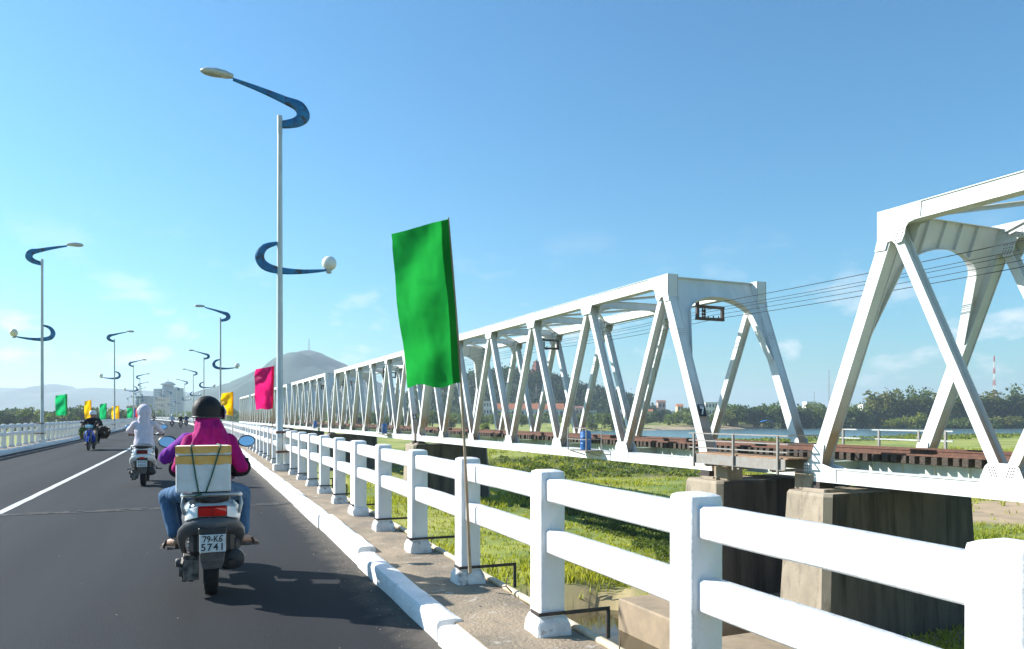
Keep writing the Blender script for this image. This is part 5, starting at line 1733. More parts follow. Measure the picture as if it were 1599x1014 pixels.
for f in range(1, 15):
    z = Z(603)*f/15
    mb = MB(); mb.lathe([(8.3, z), (8.45, z), (8.45, z+0.7), (8.3, z+0.7)], 24, (0, 8, 0)); mb.build('floor_ring', M['tower_wall'], core, 40)
mb = MB(); mb.lathe([(4, Z(604)), (5, Z(603)), (10.5, Z(600.5)), (10.5, Z(599.5)), (6.5, Z(597.5)), (6, Z(596.5)), (0.4, Z(595.8)), (0.3, Z(591))], 24, (0, 8, 0)); mb.build('rooftop_saucer', M['tower_wall'], root, 30)
house(249, 900, 15, 621, M['house_pink'], M['roof_brown'], 'pink-brown block in front of the high-rise hotel', 14, 5, True, ybase=660, nwin=5, name='apartment_block')
house(222, 900, 19, 619, M['glass_blue'], M['roof_grey'], 'low blue-fronted building left of the high-rise hotel', 14, 4, True, ybase=660, nwin=6, name='office_building')

# ------------------------------------------------------------------ air
mb = MB(); mb.box(-5600, 5600, -5600, 5600, -12, 202)
hz = mb.build('haze', None)
hz.data.materials.clear()
hm = bpy.data.materials.new('haze'); hm.use_nodes = True
for n_ in list(hm.node_tree.nodes): hm.node_tree.nodes.remove(n_)
ho = hm.node_tree.nodes.new('ShaderNodeOutputMaterial'); hv = hm.node_tree.nodes.new('ShaderNodeVolumePrincipled')
hv.inputs['Color'].default_value = (0.74, 0.89, 1.0, 1); hv.inputs['Density'].default_value = 0.00023; hv.inputs['Anisotropy'].default_value = 0.22
hm.node_tree.links.new(hv.outputs['Volume'], ho.inputs['Volume'])
hz.data.materials.append(hm)
tag(hz, 'pale blue haze over the whole view', 'haze', kind='stuff')
# ------------------------------------------------------------------ figures
def remesh(prims_mb, voxel, smooth=3, wrinkle=0.0, wsc=9.0, seed=0.0):
    """one continuous surface from overlapping closed shapes"""
    me = bpy.data.meshes.new('tmp'); me.from_pydata(prims_mb.v, [], prims_mb.f)
    bm = bmesh.new(); bm.from_mesh(me); bmesh.ops.recalc_face_normals(bm, faces=bm.faces); bm.to_mesh(me); bm.free()
    o = bpy.data.objects.new('tmp', me); COL.objects.link(o)
    m = o.modifiers.new('r', 'REMESH'); m.mode = 'VOXEL'; m.voxel_size = voxel
    if smooth:
        s = o.modifiers.new('s', 'SMOOTH'); s.factor = 0.5; s.iterations = smooth
    dg = bpy.context.evaluated_depsgraph_get()
    out = bpy.data.meshes.new_from_object(o.evaluated_get(dg))
    bpy.data.objects.remove(o); bpy.data.meshes.remove(me)
    if wrinkle:
        n = len(out.vertices)
        co = np.zeros(n*3, np.float32); no = np.zeros(n*3, np.float32)
        out.vertices.foreach_get('co', co); out.vertices.foreach_get('normal', no)
        co = co.reshape(-1, 3); no = no.reshape(-1, 3)
        w = np.array([noise.noise((c[0]*wsc+seed, c[1]*wsc, c[2]*wsc*0.55))+0.6*(1-2*abs(noise.noise((c[0]*wsc*1.6, c[1]*wsc*1.6+seed, c[2]*wsc*0.8)))) for c in co])
        co += no*(w*wrinkle)[:, None]
        out.vertices.foreach_set('co', co.ravel())
    out.polygons.foreach_set('use_smooth', [True]*len(out.polygons))
    out.update()
    return out
def cap(mb, p0, r0, p1, r1, n=12):
    p0, p1 = Vector(p0), Vector(p1)
    mb.tube([p0, p0.lerp(p1, 0.5), p1], [r0, (r0+r1)/2, r1], n)
    mb.ell(p0, (r0, r0, r0), n, 8); mb.ell(p1, (r1, r1, r1), n, 8)
def torso(mb, rows, n=18):
    """rows of (centre, half width x, half depth y) stacked up the spine"""
    rings = []
    for c, hx, hy in rows:
        c = Vector(c)
        rings.append([c+Vector((hx*math.copysign(abs(math.cos(a))**0.85, math.cos(a)), hy*math.sin(a), 0)) for a in [2*math.pi*k/n for k in range(n)]])
    mb.loft(rings, True)
def hand(mb, c, side, fwd=(0, 1, 0), wrist=None):
    """closed hand round a grip that runs along x; c = grip centre; fingers unequal"""
    c = Vector(c)
    palm = c+Vector((0, -0.012, 0.030))
    mb.ell(palm, (0.042, 0.036, 0.018), 10, 7)
    if wrist is not None: cap(mb, palm+Vector((0, -0.03, 0)), 0.026, wrist, 0.028, 10)
    for i, (dx, L) in enumerate(((-0.033, 0.92), (-0.011, 1.05), (0.011, 1.0), (0.033, 0.8))):
        rad = 0.029
        prev = None
        for k, a in enumerate((70, 20, -40, -105)):
            p = c+Vector((dx*side, rad*L*math.cos(R(a)), rad*L*math.sin(R(a))))
            if prev is not None: cap(mb, prev, 0.0095, p, 0.009, 8)
            prev = p
    t0 = palm+Vector((-0.040*side, 0.0, -0.004)); t1 = c+Vector((-0.050*side, 0.012, 0.0)); t2 = c+Vector((-0.042*side, 0.018, -0.026))
    cap(mb, t0, 0.012, t1, 0.011, 8); cap(mb, t1, 0.011, t2, 0.009, 8)
def foot(mb, ankle, toe_dir, L=0.23):
    a = Vector(ankle); d = Vector(toe_dir).normalized()
    h = a+Vector((0, 0, -0.055)); s = Vector((-d.y, d.x, 0))
    mb.ell(h-d*0.03, (0.034, 0.04, 0.034), 10, 7)
    cap(mb, h+d*0.0, 0.034, h+d*L*0.5+Vector((0, 0, -0.012)), 0.030, 10)
    for k, o in enumerate((-0.028, -0.013, 0.0, 0.013, 0.026)):
        cap(mb, h+d*L*0.48+s*o+Vector((0, 0, -0.016)), 0.015, h+d*(L*0.70-abs(k-1.2)*0.008)+s*o*1.1+Vector((0, 0, -0.022)), 0.010, 7)
def head(mb, c, yaw=0.0, r=(0.076, 0.096, 0.112)):
    c = Vector(c); Mz = Matrix.Rotation(yaw, 3, 'Z')
    P = lambda x, y, z: c+Mz @ Vector((x, y, z))
    mb.ell(c, r, 16, 12, Mz)
    mb.ell(P(0, 0.03, -0.055), (0.058, 0.062, 0.062), 12, 8, Mz)              # jaw
    mb.ell(P(0, 0.102, -0.018), (0.014, 0.020, 0.026), 8, 6, Mz)               # nose
    mb.ell(P(0, 0.088, -0.062), (0.026, 0.014, 0.012), 8, 6, Mz)               # mouth
    mb.ell(P(0, 0.085, 0.022), (0.052, 0.018, 0.012), 8, 6, Mz)                # brow
    for s in (-1, 1): mb.ell(P(s*0.078, 0.0, -0.012), (0.012, 0.022, 0.034), 8, 6, Mz)
def eyes(c, yaw, parent):
    Mz = Matrix.Rotation(yaw, 3, 'Z')
    for s in (-1, 1):
        mb = MB(); mb.ell(Vector(c)+Mz @ Vector((s*0.032, 0.088, 0.004)), (0.013, 0.008, 0.008), 8, 6); mb.build('eye', M['black_plastic'], parent, 60)
def figure(name, label, T, J, jacket, trousers, vox=0.012, seed=0.0, hoodie=None, helmet=None, gloves=None, cuffs=None, group='riders on the bridge', shoes='sandal', face=False, yaw=0.0, skin='skin', fullface=None, slim=1.0, extra=None):
    """T = (location, heading). J = joints in the bike's frame, x right, y forward"""
    root = empty(name, T[0], T[1])
    tag(root, label, 'person', group)
    hip, chest, neck, hd = [Vector(J[k]) for k in ('hip', 'chest', 'neck', 'head')]
    sx = J.get('sx', 0.17)*slim
    sh = [Vector(J.get('shl', neck+Vector((-sx, 0, -0.05)))), Vector(J.get('shr', neck+Vector((sx, 0, -0.05))))]
    # body: skin, inside the clothes
    mb = MB()
    head(mb, hd, yaw)
    cap(mb, hd+Vector((0, -0.01, -0.06)), 0.05, neck+Vector((0, 0, -0.03)), 0.055)
    torso(mb, [(hip+Vector((0, 0, -0.06)), 0.11, 0.08), (hip.lerp(chest, 0.5), 0.10, 0.07), (chest, 0.12, 0.08), (neck+Vector((0, 0, -0.02)), 0.06, 0.05)])
    for i, s in enumerate((-1, 1)):
        el, wr, gp = Vector(J['elbow'][i]), Vector(J['wrist'][i]), Vector(J['grip'][i])
        cap(mb, neck+Vector((0, 0, -0.06)), 0.04, sh[i], 0.036); cap(mb, sh[i], 0.034, el, 0.028); cap(mb, el, 0.028, wr, 0.024)
        hand(mb, gp, s, wrist=wr)
        kn, an = Vector(J['knee'][i]), Vector(J['ankle'][i])
        cap(mb, hip+Vector((s*0.08, 0.02, -0.02)), 0.06, kn, 0.045); cap(mb, kn, 0.045, an, 0.033)
        foot(mb, an, J.get('toe', [(-0.25, 1, 0), (0.25, 1, 0)])[i])
    body = link('body', remesh(mb, max(0.0065, vox*0.62), 2), root); set_mats(body.data, M[skin])
    if face: eyes(hd, yaw, body)
    # trousers
    mb = MB()
    torso(mb, [(hip+Vector((0, 0.0, -0.11)), 0.155, 0.12), (hip+Vector((0, 0, -0.03)), 0.17*slim, 0.125), (hip+Vector((0, 0, 0.07)), 0.145*slim, 0.105)])
    for i, s in enumerate((-1, 1)):
        kn, an = Vector(J['knee'][i]), Vector(J['ankle'][i])
        h0 = hip+Vector((s*0.085, 0.04, -0.05))
        cap(mb, h0, 0.092*slim, kn, 0.068*slim, 14); cap(mb, kn, 0.067*slim, kn.lerp(an, 0.45), 0.062*slim, 14); cap(mb, kn.lerp(an, 0.45), 0.062*slim, kn.lerp(an, 0.93), 0.052, 14)
    tr = link('trousers', remesh(mb, vox, 3, vox*0.6, 13, seed), root); set_mats(tr.data, M[trousers])
    # jacket
    mb = MB()
    torso(mb, [(hip+Vector((0, -0.01, -0.06)), 0.165*slim, 0.12), (hip.lerp(chest, 0.4)+Vector((0, -0.01, 0)), 0.155*slim, 0.115), (chest+Vector((0, -0.01, 0)), 0.178*slim, 0.122),
               (chest.lerp(neck, 0.55), 0.165*slim, 0.105), (neck+Vector((0, 0, -0.03)), 0.085, 0.075), (neck+Vector((0, 0, 0.03)), 0.062, 0.062)])
    for i, s in enumerate((-1, 1)):
        el, wr = Vector(J['elbow'][i]), Vector(J['wrist'][i])
        cap(mb, neck+Vector((s*0.06, 0, -0.06)), 0.064, sh[i], 0.064*slim); cap(mb, sh[i], 0.063*slim, el, 0.053*slim, 14); cap(mb, el, 0.052*slim, el.lerp(wr, 0.9), 0.042, 14)
    if extra: extra(mb)
    jk = link('jacket', remesh(mb, vox, 3, vox*0.85, 9, seed+3), root); set_mats(jk.data, M[jacket])
    for i, s in enumerate((-1, 1)):
        el, wr = Vector(J['elbow'][i]), Vector(J['wrist'][i])
        if cuffs:
            mb = MB(); mb.tube([el.lerp(wr, t) for t in (-0.02, 0.25, 0.6, 0.98)], [0.074, 0.070, 0.060, 0.048], 14)
            c = link('cuff', remesh(mb, vox*0.8, 2, vox*0.25, 16, seed), root); set_mats(c.data, M[cuffs[i]])
        if gloves:
            mb = MB(); hand(mb, J['grip'][i], s, wrist=wr)
            mb.v = [tuple(Vector(J['grip'][i])+(Vector(v)-Vector(J['grip'][i]))*1.14) for v in mb.v]
            c = link('glove', remesh(mb, max(0.007, vox*0.7), 1), root); set_mats(c.data, M[gloves])
        an = Vector(J['ankle'][i]); d = Vector(J.get('toe', [(-0.25, 1, 0), (0.25, 1, 0)])[i]).normalized(); sd = Vector((-d.y, d.x, 0))
        mb = MB(); c0 = an+Vector((0, 0, -0.098))
        sole = [(-0.065, 0.028), (0.03, 0.036), (0.12, 0.046), (0.175, 0.034), (0.19, 0.0)]
        poly = [(a, w) for a, w in sole]+[(a, -w) for a, w in reversed(sole[:-1])]
        mb.prism(poly, c0, d, sd, (0, 0, 1), 0.022)
        if shoes != 'sandal': mb.ell(c0+d*0.06+Vector((0, 0, 0.04)), (0.05, 0.05, 0.05), 10, 7)
        mb.tube([c0+d*0.10+sd*0.045, c0+d*0.085+sd*0.03+Vector((0, 0, 0.055)), c0+d*0.085-sd*0.03+Vector((0, 0, 0.055)), c0+d*0.10-sd*0.045], 0.010, 6)
        mb.build('sandal', M[shoes], root, 50)
    Mz = Matrix.Rotation(yaw, 3, 'Z')
    if hoodie:
        mb = MB()
        rows = hoodie(hd, neck)
        for a in rows: a(mb)
        h = link('hood', remesh(mb, vox*0.75, 2, vox*0.6, 15, seed+7), root); set_mats(h.data, M[jacket])
    if helmet:
        col, vis = helmet
        mb = MB()
        rings = []
        for k in range(9):
            ph = R(-34+k*15.4)
            rings.append([hd+Mz @ Vector((0.106*math.cos(max(ph, R(-12)))*math.cos(a), 0.128*math.cos(max(ph, R(-12)))*math.sin(a)-0.004, 0.024+0.113*math.sin(ph))) for a in [2*math.pi*q/24 for q in range(24)]])
        mb.loft(rings, True)
        hm_ = mb.build('helmet', M[col], root, 60)
        mb = MB()
        rim = [hd+Mz @ Vector((0.105*math.cos(a), 0.127*math.sin(a)-0.004, -0.038)) for a in [2*math.pi*q/24 for q in range(25)]]
        mb.tube(rim, 0.007, 6); mb.build('rim', M['black_plastic'], hm_, 60)
        if vis:
            mb = MB()
            arc = [R(20+140*k/12) for k in range(13)]
            v0 = [hd+Mz @ Vector((0.114*math.cos(a), 0.136*math.sin(a), 0.060)) for a in arc]
            v1 = [hd+Mz @ Vector((0.122*math.cos(a), 0.172*math.sin(a)+0.01, 0.015)) for a in arc]
            v2 = [hd+Mz @ Vector((0.119*math.cos(a), 0.166*math.sin(a)+0.01, -0.055)) for a in arc]
            vs = [p for q in zip(v0, v1, v2) for p in q]
            mb.add(vs, [(3*i, 3*i+1, 3*i+4, 3*i+3) for i in range(12)]+[(3*i+1, 3*i+2, 3*i+5, 3*i+4) for i in range(12)])
            o = mb.build('visor', M['visor'], hm_, 60)
            so = o.modifiers.new('thickness', 'SOLIDIFY'); so.thickness = 0.004
    return root

# ------------------------------------------------------------------ scooters and motorbikes
def wheel(parent, y, r=0.215, w=0.105, name='wheel', tread=True):
    prof = []
    n = 9
    for k in range(n):
        a = math.pi*k/(n-1)
        prof.append((r-0.045+0.045*math.sin(a), -w/2*math.cos(a)))
    prof = [(r-0.075, -w/2*0.8)]+prof+[(r-0.075, w/2*0.8)]
    mb = MB(); mb.lathe(prof, 36, (0, y, r), 'x')
    t = mb.build(name, M['tyre'], parent, 40)
    if tread:
        mb = MB()
        for k in range(40):
            a = 2*math.pi*k/40
            for s in (-1, 1):
                c = Vector((s*w*0.24, y+(r-0.004)*math.cos(a+s*0.04), r+(r-0.004)*math.sin(a+s*0.04)))
                mb.obox(c, Vector((w*0.17, 0.004*math.sin(a)*s, 0)), Vector((0, -math.sin(a), math.cos(a)))*0.008, Vector((0, math.cos(a), math.sin(a)))*0.0035)
        mb.build('tread', M['tyre'], t)
    mb = MB(); mb.lathe([(0.03, -w*0.5), (0.05, -w*0.45), (r-0.085, -w*0.25), (r-0.07, -w*0.40), (r-0.07, w*0.40), (r-0.085, w*0.25), (0.05, w*0.45), (0.03, w*0.5)], 24, (0, y, r), 'x')
    mb.build('rim', M['engine'], t, 40)
    return t
def sect(y, hw, z0, z1, n=16, p=2.6):
    """rounded section at y"""
    c = (z0+z1)/2; h = (z1-z0)/2
    out = []
    for k in range(n):
        a = 2*math.pi*k/n
        ca, sa = math.cos(a), math.sin(a)
        out.append(Vector((hw*math.copysign(abs(ca)**(2/p), ca), y, c+h*math.copysign(abs(sa)**(2/p), sa))))
    return out
def mirrors(root, y, z, dx, arm_mat='black_plastic', shell='black_plastic', w=0.085, h=0.050, base_x=0.16):
    for s in (-1, 1):
        mb = MB(); mb.tube([(s*base_x, y+0.02, z-0.16), (s*(base_x+0.06), y+0.015, z-0.06), (s*(dx-0.05), y+0.01, z-0.02)], 0.008, 8)
        st = mb.build('mirror', M[arm_mat], root, 60)
        Mr = Matrix.Rotation(R(-4*s), 3, 'Y') @ Matrix.Rotation(R(-9), 3, 'X') @ Matrix.Rotation(R(8*s), 3, 'Z')
        mb = MB(); mb.ell((s*dx, y+0.02, z), (w, 0.030, h), 18, 9, Mr); mb.build('shell', M[shell], st, 60)
        mb = MB()
        ring = [Vector((s*dx, y-0.020, z))+Mr @ Vector((w*0.84*math.cos(a), 0, h*0.80*math.sin(a))) for a in [2*math.pi*k/24 for k in range(24)]]
        mb.add(ring, [tuple(range(24))]); mb.build('mirror_glass', M['mirror'], st)
def plate(root, y, z, txt1, txt2, w=0.180, h=0.128, tilt=6):
    e = MB(); e.box(-w/2, w/2, -0.004, 0.004, -h/2, h/2)
    o = e.build('number_plate', M['plate_white'], root, None, 0.003, (0, y, z), (R(-tilt), 0, 0))
    if not txt1:                                            # too far off to read: only faint dark strokes show
        for zz in (0.028, -0.028):
            for k in range(4):
                mb = MB(); mb.box(-0.062+0.036*k, -0.046+0.036*k, -0.0065, -0.0052, zz-0.018, zz+0.018); mb.build('stroke', M['flap_grey'], o)
    for t, zz, sz in ((txt1, 0.030, 0.064), (txt2, -0.029, 0.072)):
        if not t: continue
        l = link('lettering', text_mesh(t, sz, M['plate_ink'], 0.0008, 0.0012, 0.86 if t == txt1 else 1.0, 1.0 if t == txt1 else 1.18), o, (0, -0.0055, zz), (R(90), 0, 0))
    mb = MB()
    for x in (-0.065, 0.065): mb.lathe([(0.006, -0.010), (0.006, -0.004)], 8, (x, 0, h/2-0.012), 'y')
    mb.build('bolt', M['dark_steel'], o)
    return o
def scooter(loc, heading, label, body, arch, light, txt, silver=True, reflector=False, group='scooters and motorbikes on the bridge'):
    root = tag(empty('motor_scooter', loc, heading), label, 'scooter', group)
    wheel(root, 0.0, 0.222, 0.108, 'rear_wheel')
    wheel(root, 1.26, 0.215, 0.095, 'front_wheel')
    B = M[body]
    # tail fairing
    mb = MB()
    mb.loft([sect(-0.425, 0.085, 0.655, 0.715), sect(-0.405, 0.145, 0.610, 0.775), sect(-0.33, 0.188, 0.56, 0.785), sect(-0.18, 0.212, 0.49, 0.785), sect(0.05, 0.215, 0.44, 0.765), sect(0.30, 0.195, 0.36, 0.71), sect(0.52, 0.16, 0.28, 0.60), sect(0.60, 0.12, 0.26, 0.50)], True)
    mb.build('tail_fairing', B, root, 50)
    # dark horseshoe skirt below the tail
    half = [((-0.185, 0.255), (-0.160, 0.255), 0.10), ((-0.212, 0.325), (-0.170, 0.315), 0.04), ((-0.236, 0.40), (-0.185, 0.385), -0.04), ((-0.247, 0.475), (-0.185, 0.44), -0.14), ((-0.236, 0.545), (-0.168, 0.482), -0.25),
            ((-0.200, 0.602), (-0.138, 0.510), -0.345), ((-0.145, 0.638), (-0.098, 0.524), -0.405), ((-0.075, 0.652), (-0.05, 0.530), -0.435)]
    arch_pts = half+[((0.0, 0.655), (0.0, 0.531), -0.445)]+[((-o[0], o[1]), (-i_[0], i_[1]), y) for o, i_, y in reversed(half)]
    rings = []
    for o, i_, y in arch_pts:
        c = Vector(((o[0]+i_[0])/2, y, (o[1]+i_[1])/2)); u = Vector((o[0]-i_[0], 0, o[1]-i_[1]))/2
        dep = 0.035
        rings.append([c+u*math.cos(t)+Vector((0, -dep*math.sin(t), 0)) for t in [2*math.pi*k/12 for k in range(12)]])
    mb = MB(); mb.loft(rings, True)
    mb.build('rear_skirt', M[arch], root, 60)
    # lamp cluster
    mb = MB()
    pts = []
    for k in range(9):
        x = -0.098+0.196*k/8
        y = -0.452+1.6*x*x
        pts.append((x, y))
    vs = []
    for x, y in pts: vs += [(x*0.94, y, 0.662), (x, y-0.006, 0.675), (x, y-0.006, 0.722), (x*0.96, y+0.012, 0.735), (x*0.96, y+0.05, 0.735), (x*0.94, y+0.05, 0.662)]
    mb.loft([[Vector(v) for v in vs[6*k:6*k+6]] for k in range(9)], True)
    mb.f = [list(reversed(f)) for f in mb.f]
    tl = mb.build('tail_light', M[light], root, 40)
    mb = MB(); mb.box(-0.003, 0.003, -0.462, -0.44, 0.668, 0.728); mb.build('lens_rib', M['taillight_dark'], tl)
    for s in (-1, 1):
        mb = MB()
        mb.loft([[Vector((s*0.102, -0.440, 0.655)), Vector((s*0.102, -0.440, 0.732)), Vector((s*0.102, -0.395, 0.740)), Vector((s*0.102, -0.395, 0.65))],
                 [Vector((s*0.165, -0.405, 0.640)), Vector((s*0.160, -0.40, 0.715)), Vector((s*0.158, -0.36, 0.72)), Vector((s*0.16, -0.36, 0.63))],
                 [Vector((s*0.190, -0.365, 0.625)), Vector((s*0.186, -0.36, 0.675)), Vector((s*0.18, -0.33, 0.68)), Vector((s*0.18, -0.33, 0.62))]], True)
        mb.build('indicator', M['clear_lens'], root, 40)
    # plate, its bracket and the mud flap
    plate(root, -0.492, 0.468, *txt)
    mb = MB(); mb.box(-0.10, 0.10, -0.475, -0.44, 0.40, 0.585); mb.build('plate_bracket', M['black_plastic'], root, None, 0.01)
    mb = MB(); mb.loft([[Vector(p) for p in ((-0.088, -0.455, 0.395), (0.088, -0.455, 0.395), (0.088, -0.425, 0.395), (-0.088, -0.425, 0.395))],
                        [Vector(p) for p in ((-0.082, -0.435, 0.33), (0.082, -0.435, 0.33), (0.082, -0.405, 0.33), (-0.082, -0.405, 0.33))],
                        [Vector(p) for p in ((-0.066, -0.395, 0.262), (0.066, -0.395, 0.262), (0.066, -0.365, 0.262), (-0.066, -0.365, 0.262))]], True)
    mb.f = [list(reversed(f)) for f in mb.f]
    mb.build('mud_flap', M['flap_grey'], root, None, 0.006)
    if reflector:
        mb = MB(); mb.box(-0.05, 0.05, -0.49, -0.47, 0.56, 0.60); mb.build('reflector', M['taillight'], root, None, 0.006)
    mb = MB(); mb.box(0.06, 0.205, -0.24, 0.16, 0.22, 0.46); mb.build('air_box', M['black_plastic'], root, None, 0.03)
    mb = MB(); mb.box(-0.16, 0.16, -0.34, 0.4, 0.36, 0.56); mb.build('inner_frame', M['black_plastic'], root, None, 0.03)
    # engine, variator, shock, muffler
    mb = MB()
    mb.lathe([(0.04, -0.215), (0.095, -0.21), (0.10, -0.175), (0.085, -0.19), (0.09, -0.13), (0.06, -0.12)], 20, (0, -0.06, 0.215), 'x')
    mb.lathe([(0.03, -0.20), (0.055, -0.235), (0.06, -0.20)], 14, (0, -0.10, 0.225), 'x')
    mb.box(-0.20, -0.10, -0.05, 0.35, 0.17, 0.30); mb.box(-0.20, -0.09, -0.17, -0.02, 0.255, 0.335)
    for k in range(5): mb.box(-0.20, -0.09, -0.20+0.022*k, -0.192+0.022*k, 0.15, 0.31)
    mb.lathe([(0.02, -0.255), (0.035, -0.25), (0.035, -0.22)], 10, (0, -0.16, 0.285), 'x')
    mb.build('engine', M['engine'], root, 30, 0.004)
    mb = MB(); mb.lathe([(0.045, -0.17), (0.07, -0.165), (0.075, -0.13), (0.03, -0.12)], 18, (0, -0.12, 0.20), 'x'); mb.build('gear_cover', M['black_plastic'], root, 30)
    mb = MB(); mb.tube([(-0.135, -0.12, 0.25), (-0.135, -0.20, 0.58)], 0.022, 10)
    for k in range(8):
        t = k/8; c = Vector((-0.135, -0.12-0.08*t, 0.27+0.29*t)); mb.lathe([(0.024, 0.0), (0.036, 0.006), (0.036, 0.014), (0.024, 0.02)], 12, tuple(c))
    mb.build('shock_absorber', M['black_plastic'], root, 40)
    mb = MB()
    mb.tube([(0.150, -0.33, 0.315), (0.152, -0.315, 0.315), (0.155, -0.20, 0.305), (0.155, 0.06, 0.28), (0.15, 0.16, 0.25), (0.12, 0.30, 0.2)], [0.045, 0.080, 0.086, 0.080, 0.05, 0.022], 16)
    mf = mb.build('muffler', M['black_plastic'], root, 50)
    mb = MB(); mb.tube([(0.222, -0.28, 0.315), (0.226, -0.1, 0.30), (0.222, 0.05, 0.285)], [0.03, 0.04, 0.025], 10, flat=(1, 0.35), up=(0, 0, 1)); mb.build('heat_shield', M['dark_steel'], mf, 50)
    mb = MB(); mb.tube([(0.14, -0.32, 0.30), (0.14, -0.37, 0.295)], 0.022, 10); mb.build('tailpipe', M['dark_steel'], mf, 50)
    # seat and grab rail
    mb = MB()
    mb.loft([sect(-0.445, 0.06, 0.765, 0.815), sect(-0.42, 0.115, 0.755, 0.832), sect(-0.32, 0.140, 0.755, 0.84), sect(-0.1, 0.15, 0.76, 0.85), sect(0.2, 0.155, 0.73, 0.83), sect(0.42, 0.145, 0.70, 0.79), sect(0.62, 0.10, 0.66, 0.77), sect(0.68, 0.05, 0.66, 0.73)], True)
    mb.build('seat', M['seat'], root, 50)
    mb = MB(); mb.tube([(-0.155, 0.05, 0.775), (-0.20, -0.12, 0.80), (-0.205, -0.28, 0.80), (-0.165, -0.40, 0.815), (-0.07, -0.445, 0.82), (0.07, -0.445, 0.82), (0.165, -0.40, 0.815), (0.205, -0.28, 0.80), (0.20, -0.12, 0.80), (0.155, 0.05, 0.775)], 0.016, 10)
    for s in (-1, 1): mb.tube([(s*0.195, -0.30, 0.80), (s*0.205, -0.36, 0.74), (s*0.19, -0.34, 0.67)], 0.014, 8)
    mb.build('grab_rail', M['silver_paint'], root, 60)
    # floor, leg shield, front, bars
    mb = MB(); mb.box(-0.17, 0.17, 0.50, 1.0, 0.245, 0.29); mb.build('footboard', M['black_plastic'], root, None, 0.02)
    mb = MB(); mb.loft([sect(0.98, 0.17, 0.24, 0.32), sect(1.04, 0.20, 0.26, 0.52), sect(1.08, 0.20, 0.30, 0.74), sect(1.10, 0.15, 0.5, 0.90), sect(1.16, 0.08, 0.62, 0.90)], True); mb.build('leg_shield', B, root, 50)
    mb = MB(); mb.tube([(0, 1.24, 0.25), (0, 1.14, 0.60), (0, 1.06, 0.94)], 0.03, 10); mb.build('steering_column', M['black_plastic'], root, 50)
    mb = MB(); mb.loft([sect(0.96, 0.06, 0.95, 1.02), sect(1.0, 0.15, 0.93, 1.06), sect(1.08, 0.14, 0.92, 1.08), sect(1.15, 0.07, 0.94, 1.05)], True); mb.build('handlebar_cowl', B, root, 50)
    mb = MB(); mb.tube([(-0.34, 0.93, 1.0), (-0.18, 1.0, 1.0), (0.18, 1.0, 1.0), (0.34, 0.93, 1.0)], 0.014, 10); hb = mb.build('handlebar', M['black_plastic'], root, 50)
    for s in (-1, 1):
        mb = MB(); mb.tube([(s*0.23, 0.975, 1.0), (s*0.345, 0.93, 1.0)], 0.019, 10); mb.build('grip', M['tyre'], hb, 50)
    mb = MB()
    rings = []
    for k in range(9):
        a = R(20+k*17); rings.append([Vector((x, 1.26+(0.235+dz)*math.cos(a), 0.215+(0.235+dz)*math.sin(a))) for x, dz in ((-0.06, -0.03), (-0.045, 0.0), (0.045, 0.0), (0.06, -0.03), (0.04, -0.008), (-0.04, -0.008))])
    mb.loft(rings, True); mb.build('front_mudguard', B, root, 50)
    mirrors(root, 1.0, 1.170, 0.335, w=0.082, h=0.056)
    for s in (-1, 1):
        mb = MB(); mb.tube([(s*0.19, 0.40, 0.315), (s*0.33, 0.38, 0.315)], 0.014, 8); mb.build('foot_peg', M['engine'], root, 50)
    return root
def seat_pose(hip_y, hip_z, lean, sh_z, head_z, grip, knee, ankle, elbow_x, elbow, sx=0.17):
    J = dict(hip=(0, hip_y, hip_z), chest=(0, hip_y+lean*0.6, hip_z+(sh_z-hip_z)*0.62), neck=(0, hip_y+lean, sh_z+0.05), head=(0, hip_y+lean+0.03, head_z), sx=sx)
    J['grip'] = [(-grip[0], grip[1], grip[2]), grip]
    w = Vector(grip)+Vector((-0.01, -0.075, 0.035))
    J['wrist'] = [(-w.x, w.y, w.z), tuple(w)]
    J['elbow'] = [(-elbow_x, elbow[0], elbow[1]), (elbow_x, elbow[0], elbow[1])]
    J['knee'] = [(-knee[0], knee[1], knee[2]), knee]
    J['ankle'] = [(-ankle[0], ankle[1], ankle[2]), ankle]
    return J

# --- the scooter in front: woman in magenta behind a driver in purple, foam box on the tail
S1 = (Vector((0.055, 6.53, 0.0)), R(1.0))
sc1 = scooter(S1[0], S1[1], 'silver and black motor scooter with white foam box tied behind, nearest to the viewer', 'silver_paint', 'grey_plastic', 'taillight', ('79-K6', '5741'))
def scarf(hd, neck):
    def f(mb):
        torso(mb, [(neck+Vector((0, -0.015, -0.18)), 0.185, 0.125), (neck+Vector((0, -0.02, -0.08)), 0.165, 0.118), (neck+Vector((0, -0.015, 0.0)), 0.120, 0.106),
                   (hd+Vector((0, -0.01, -0.06)), 0.092, 0.108), (hd+Vector((0, 0, -0.03)), 0.080, 0.096), (hd+Vector((0, 0, 0.0)), 0.05, 0.06)])
        for k, x in enumerate((-0.10, -0.045, 0.02, 0.075)):              # folds running up from the back to the nape
            mb.tube([neck+Vector((x*1.5-0.03, -0.13, -0.20)), neck+Vector((x*1.1, -0.125, -0.08)), neck+Vector((x*0.75+0.01, -0.108, 0.02)), hd+Vector((x*0.7+0.02, -0.105, -0.07))], [0.014, 0.026, 0.024, 0.012], 8)
    return [f]
J = seat_pose(0.12, 0.86, 0.06, 1.225, 1.43, (0.20, 0.52, 0.90), (0.275, 0.50, 0.735), (0.265, 0.42, 0.41), 0.238, (0.10, 0.985), sx=0.168)
J['shl'] = (-0.150, 0.18, 1.195); J['shr'] = (0.140, 0.18, 1.195); J['head'] = (-0.02, 0.21, 1.43)
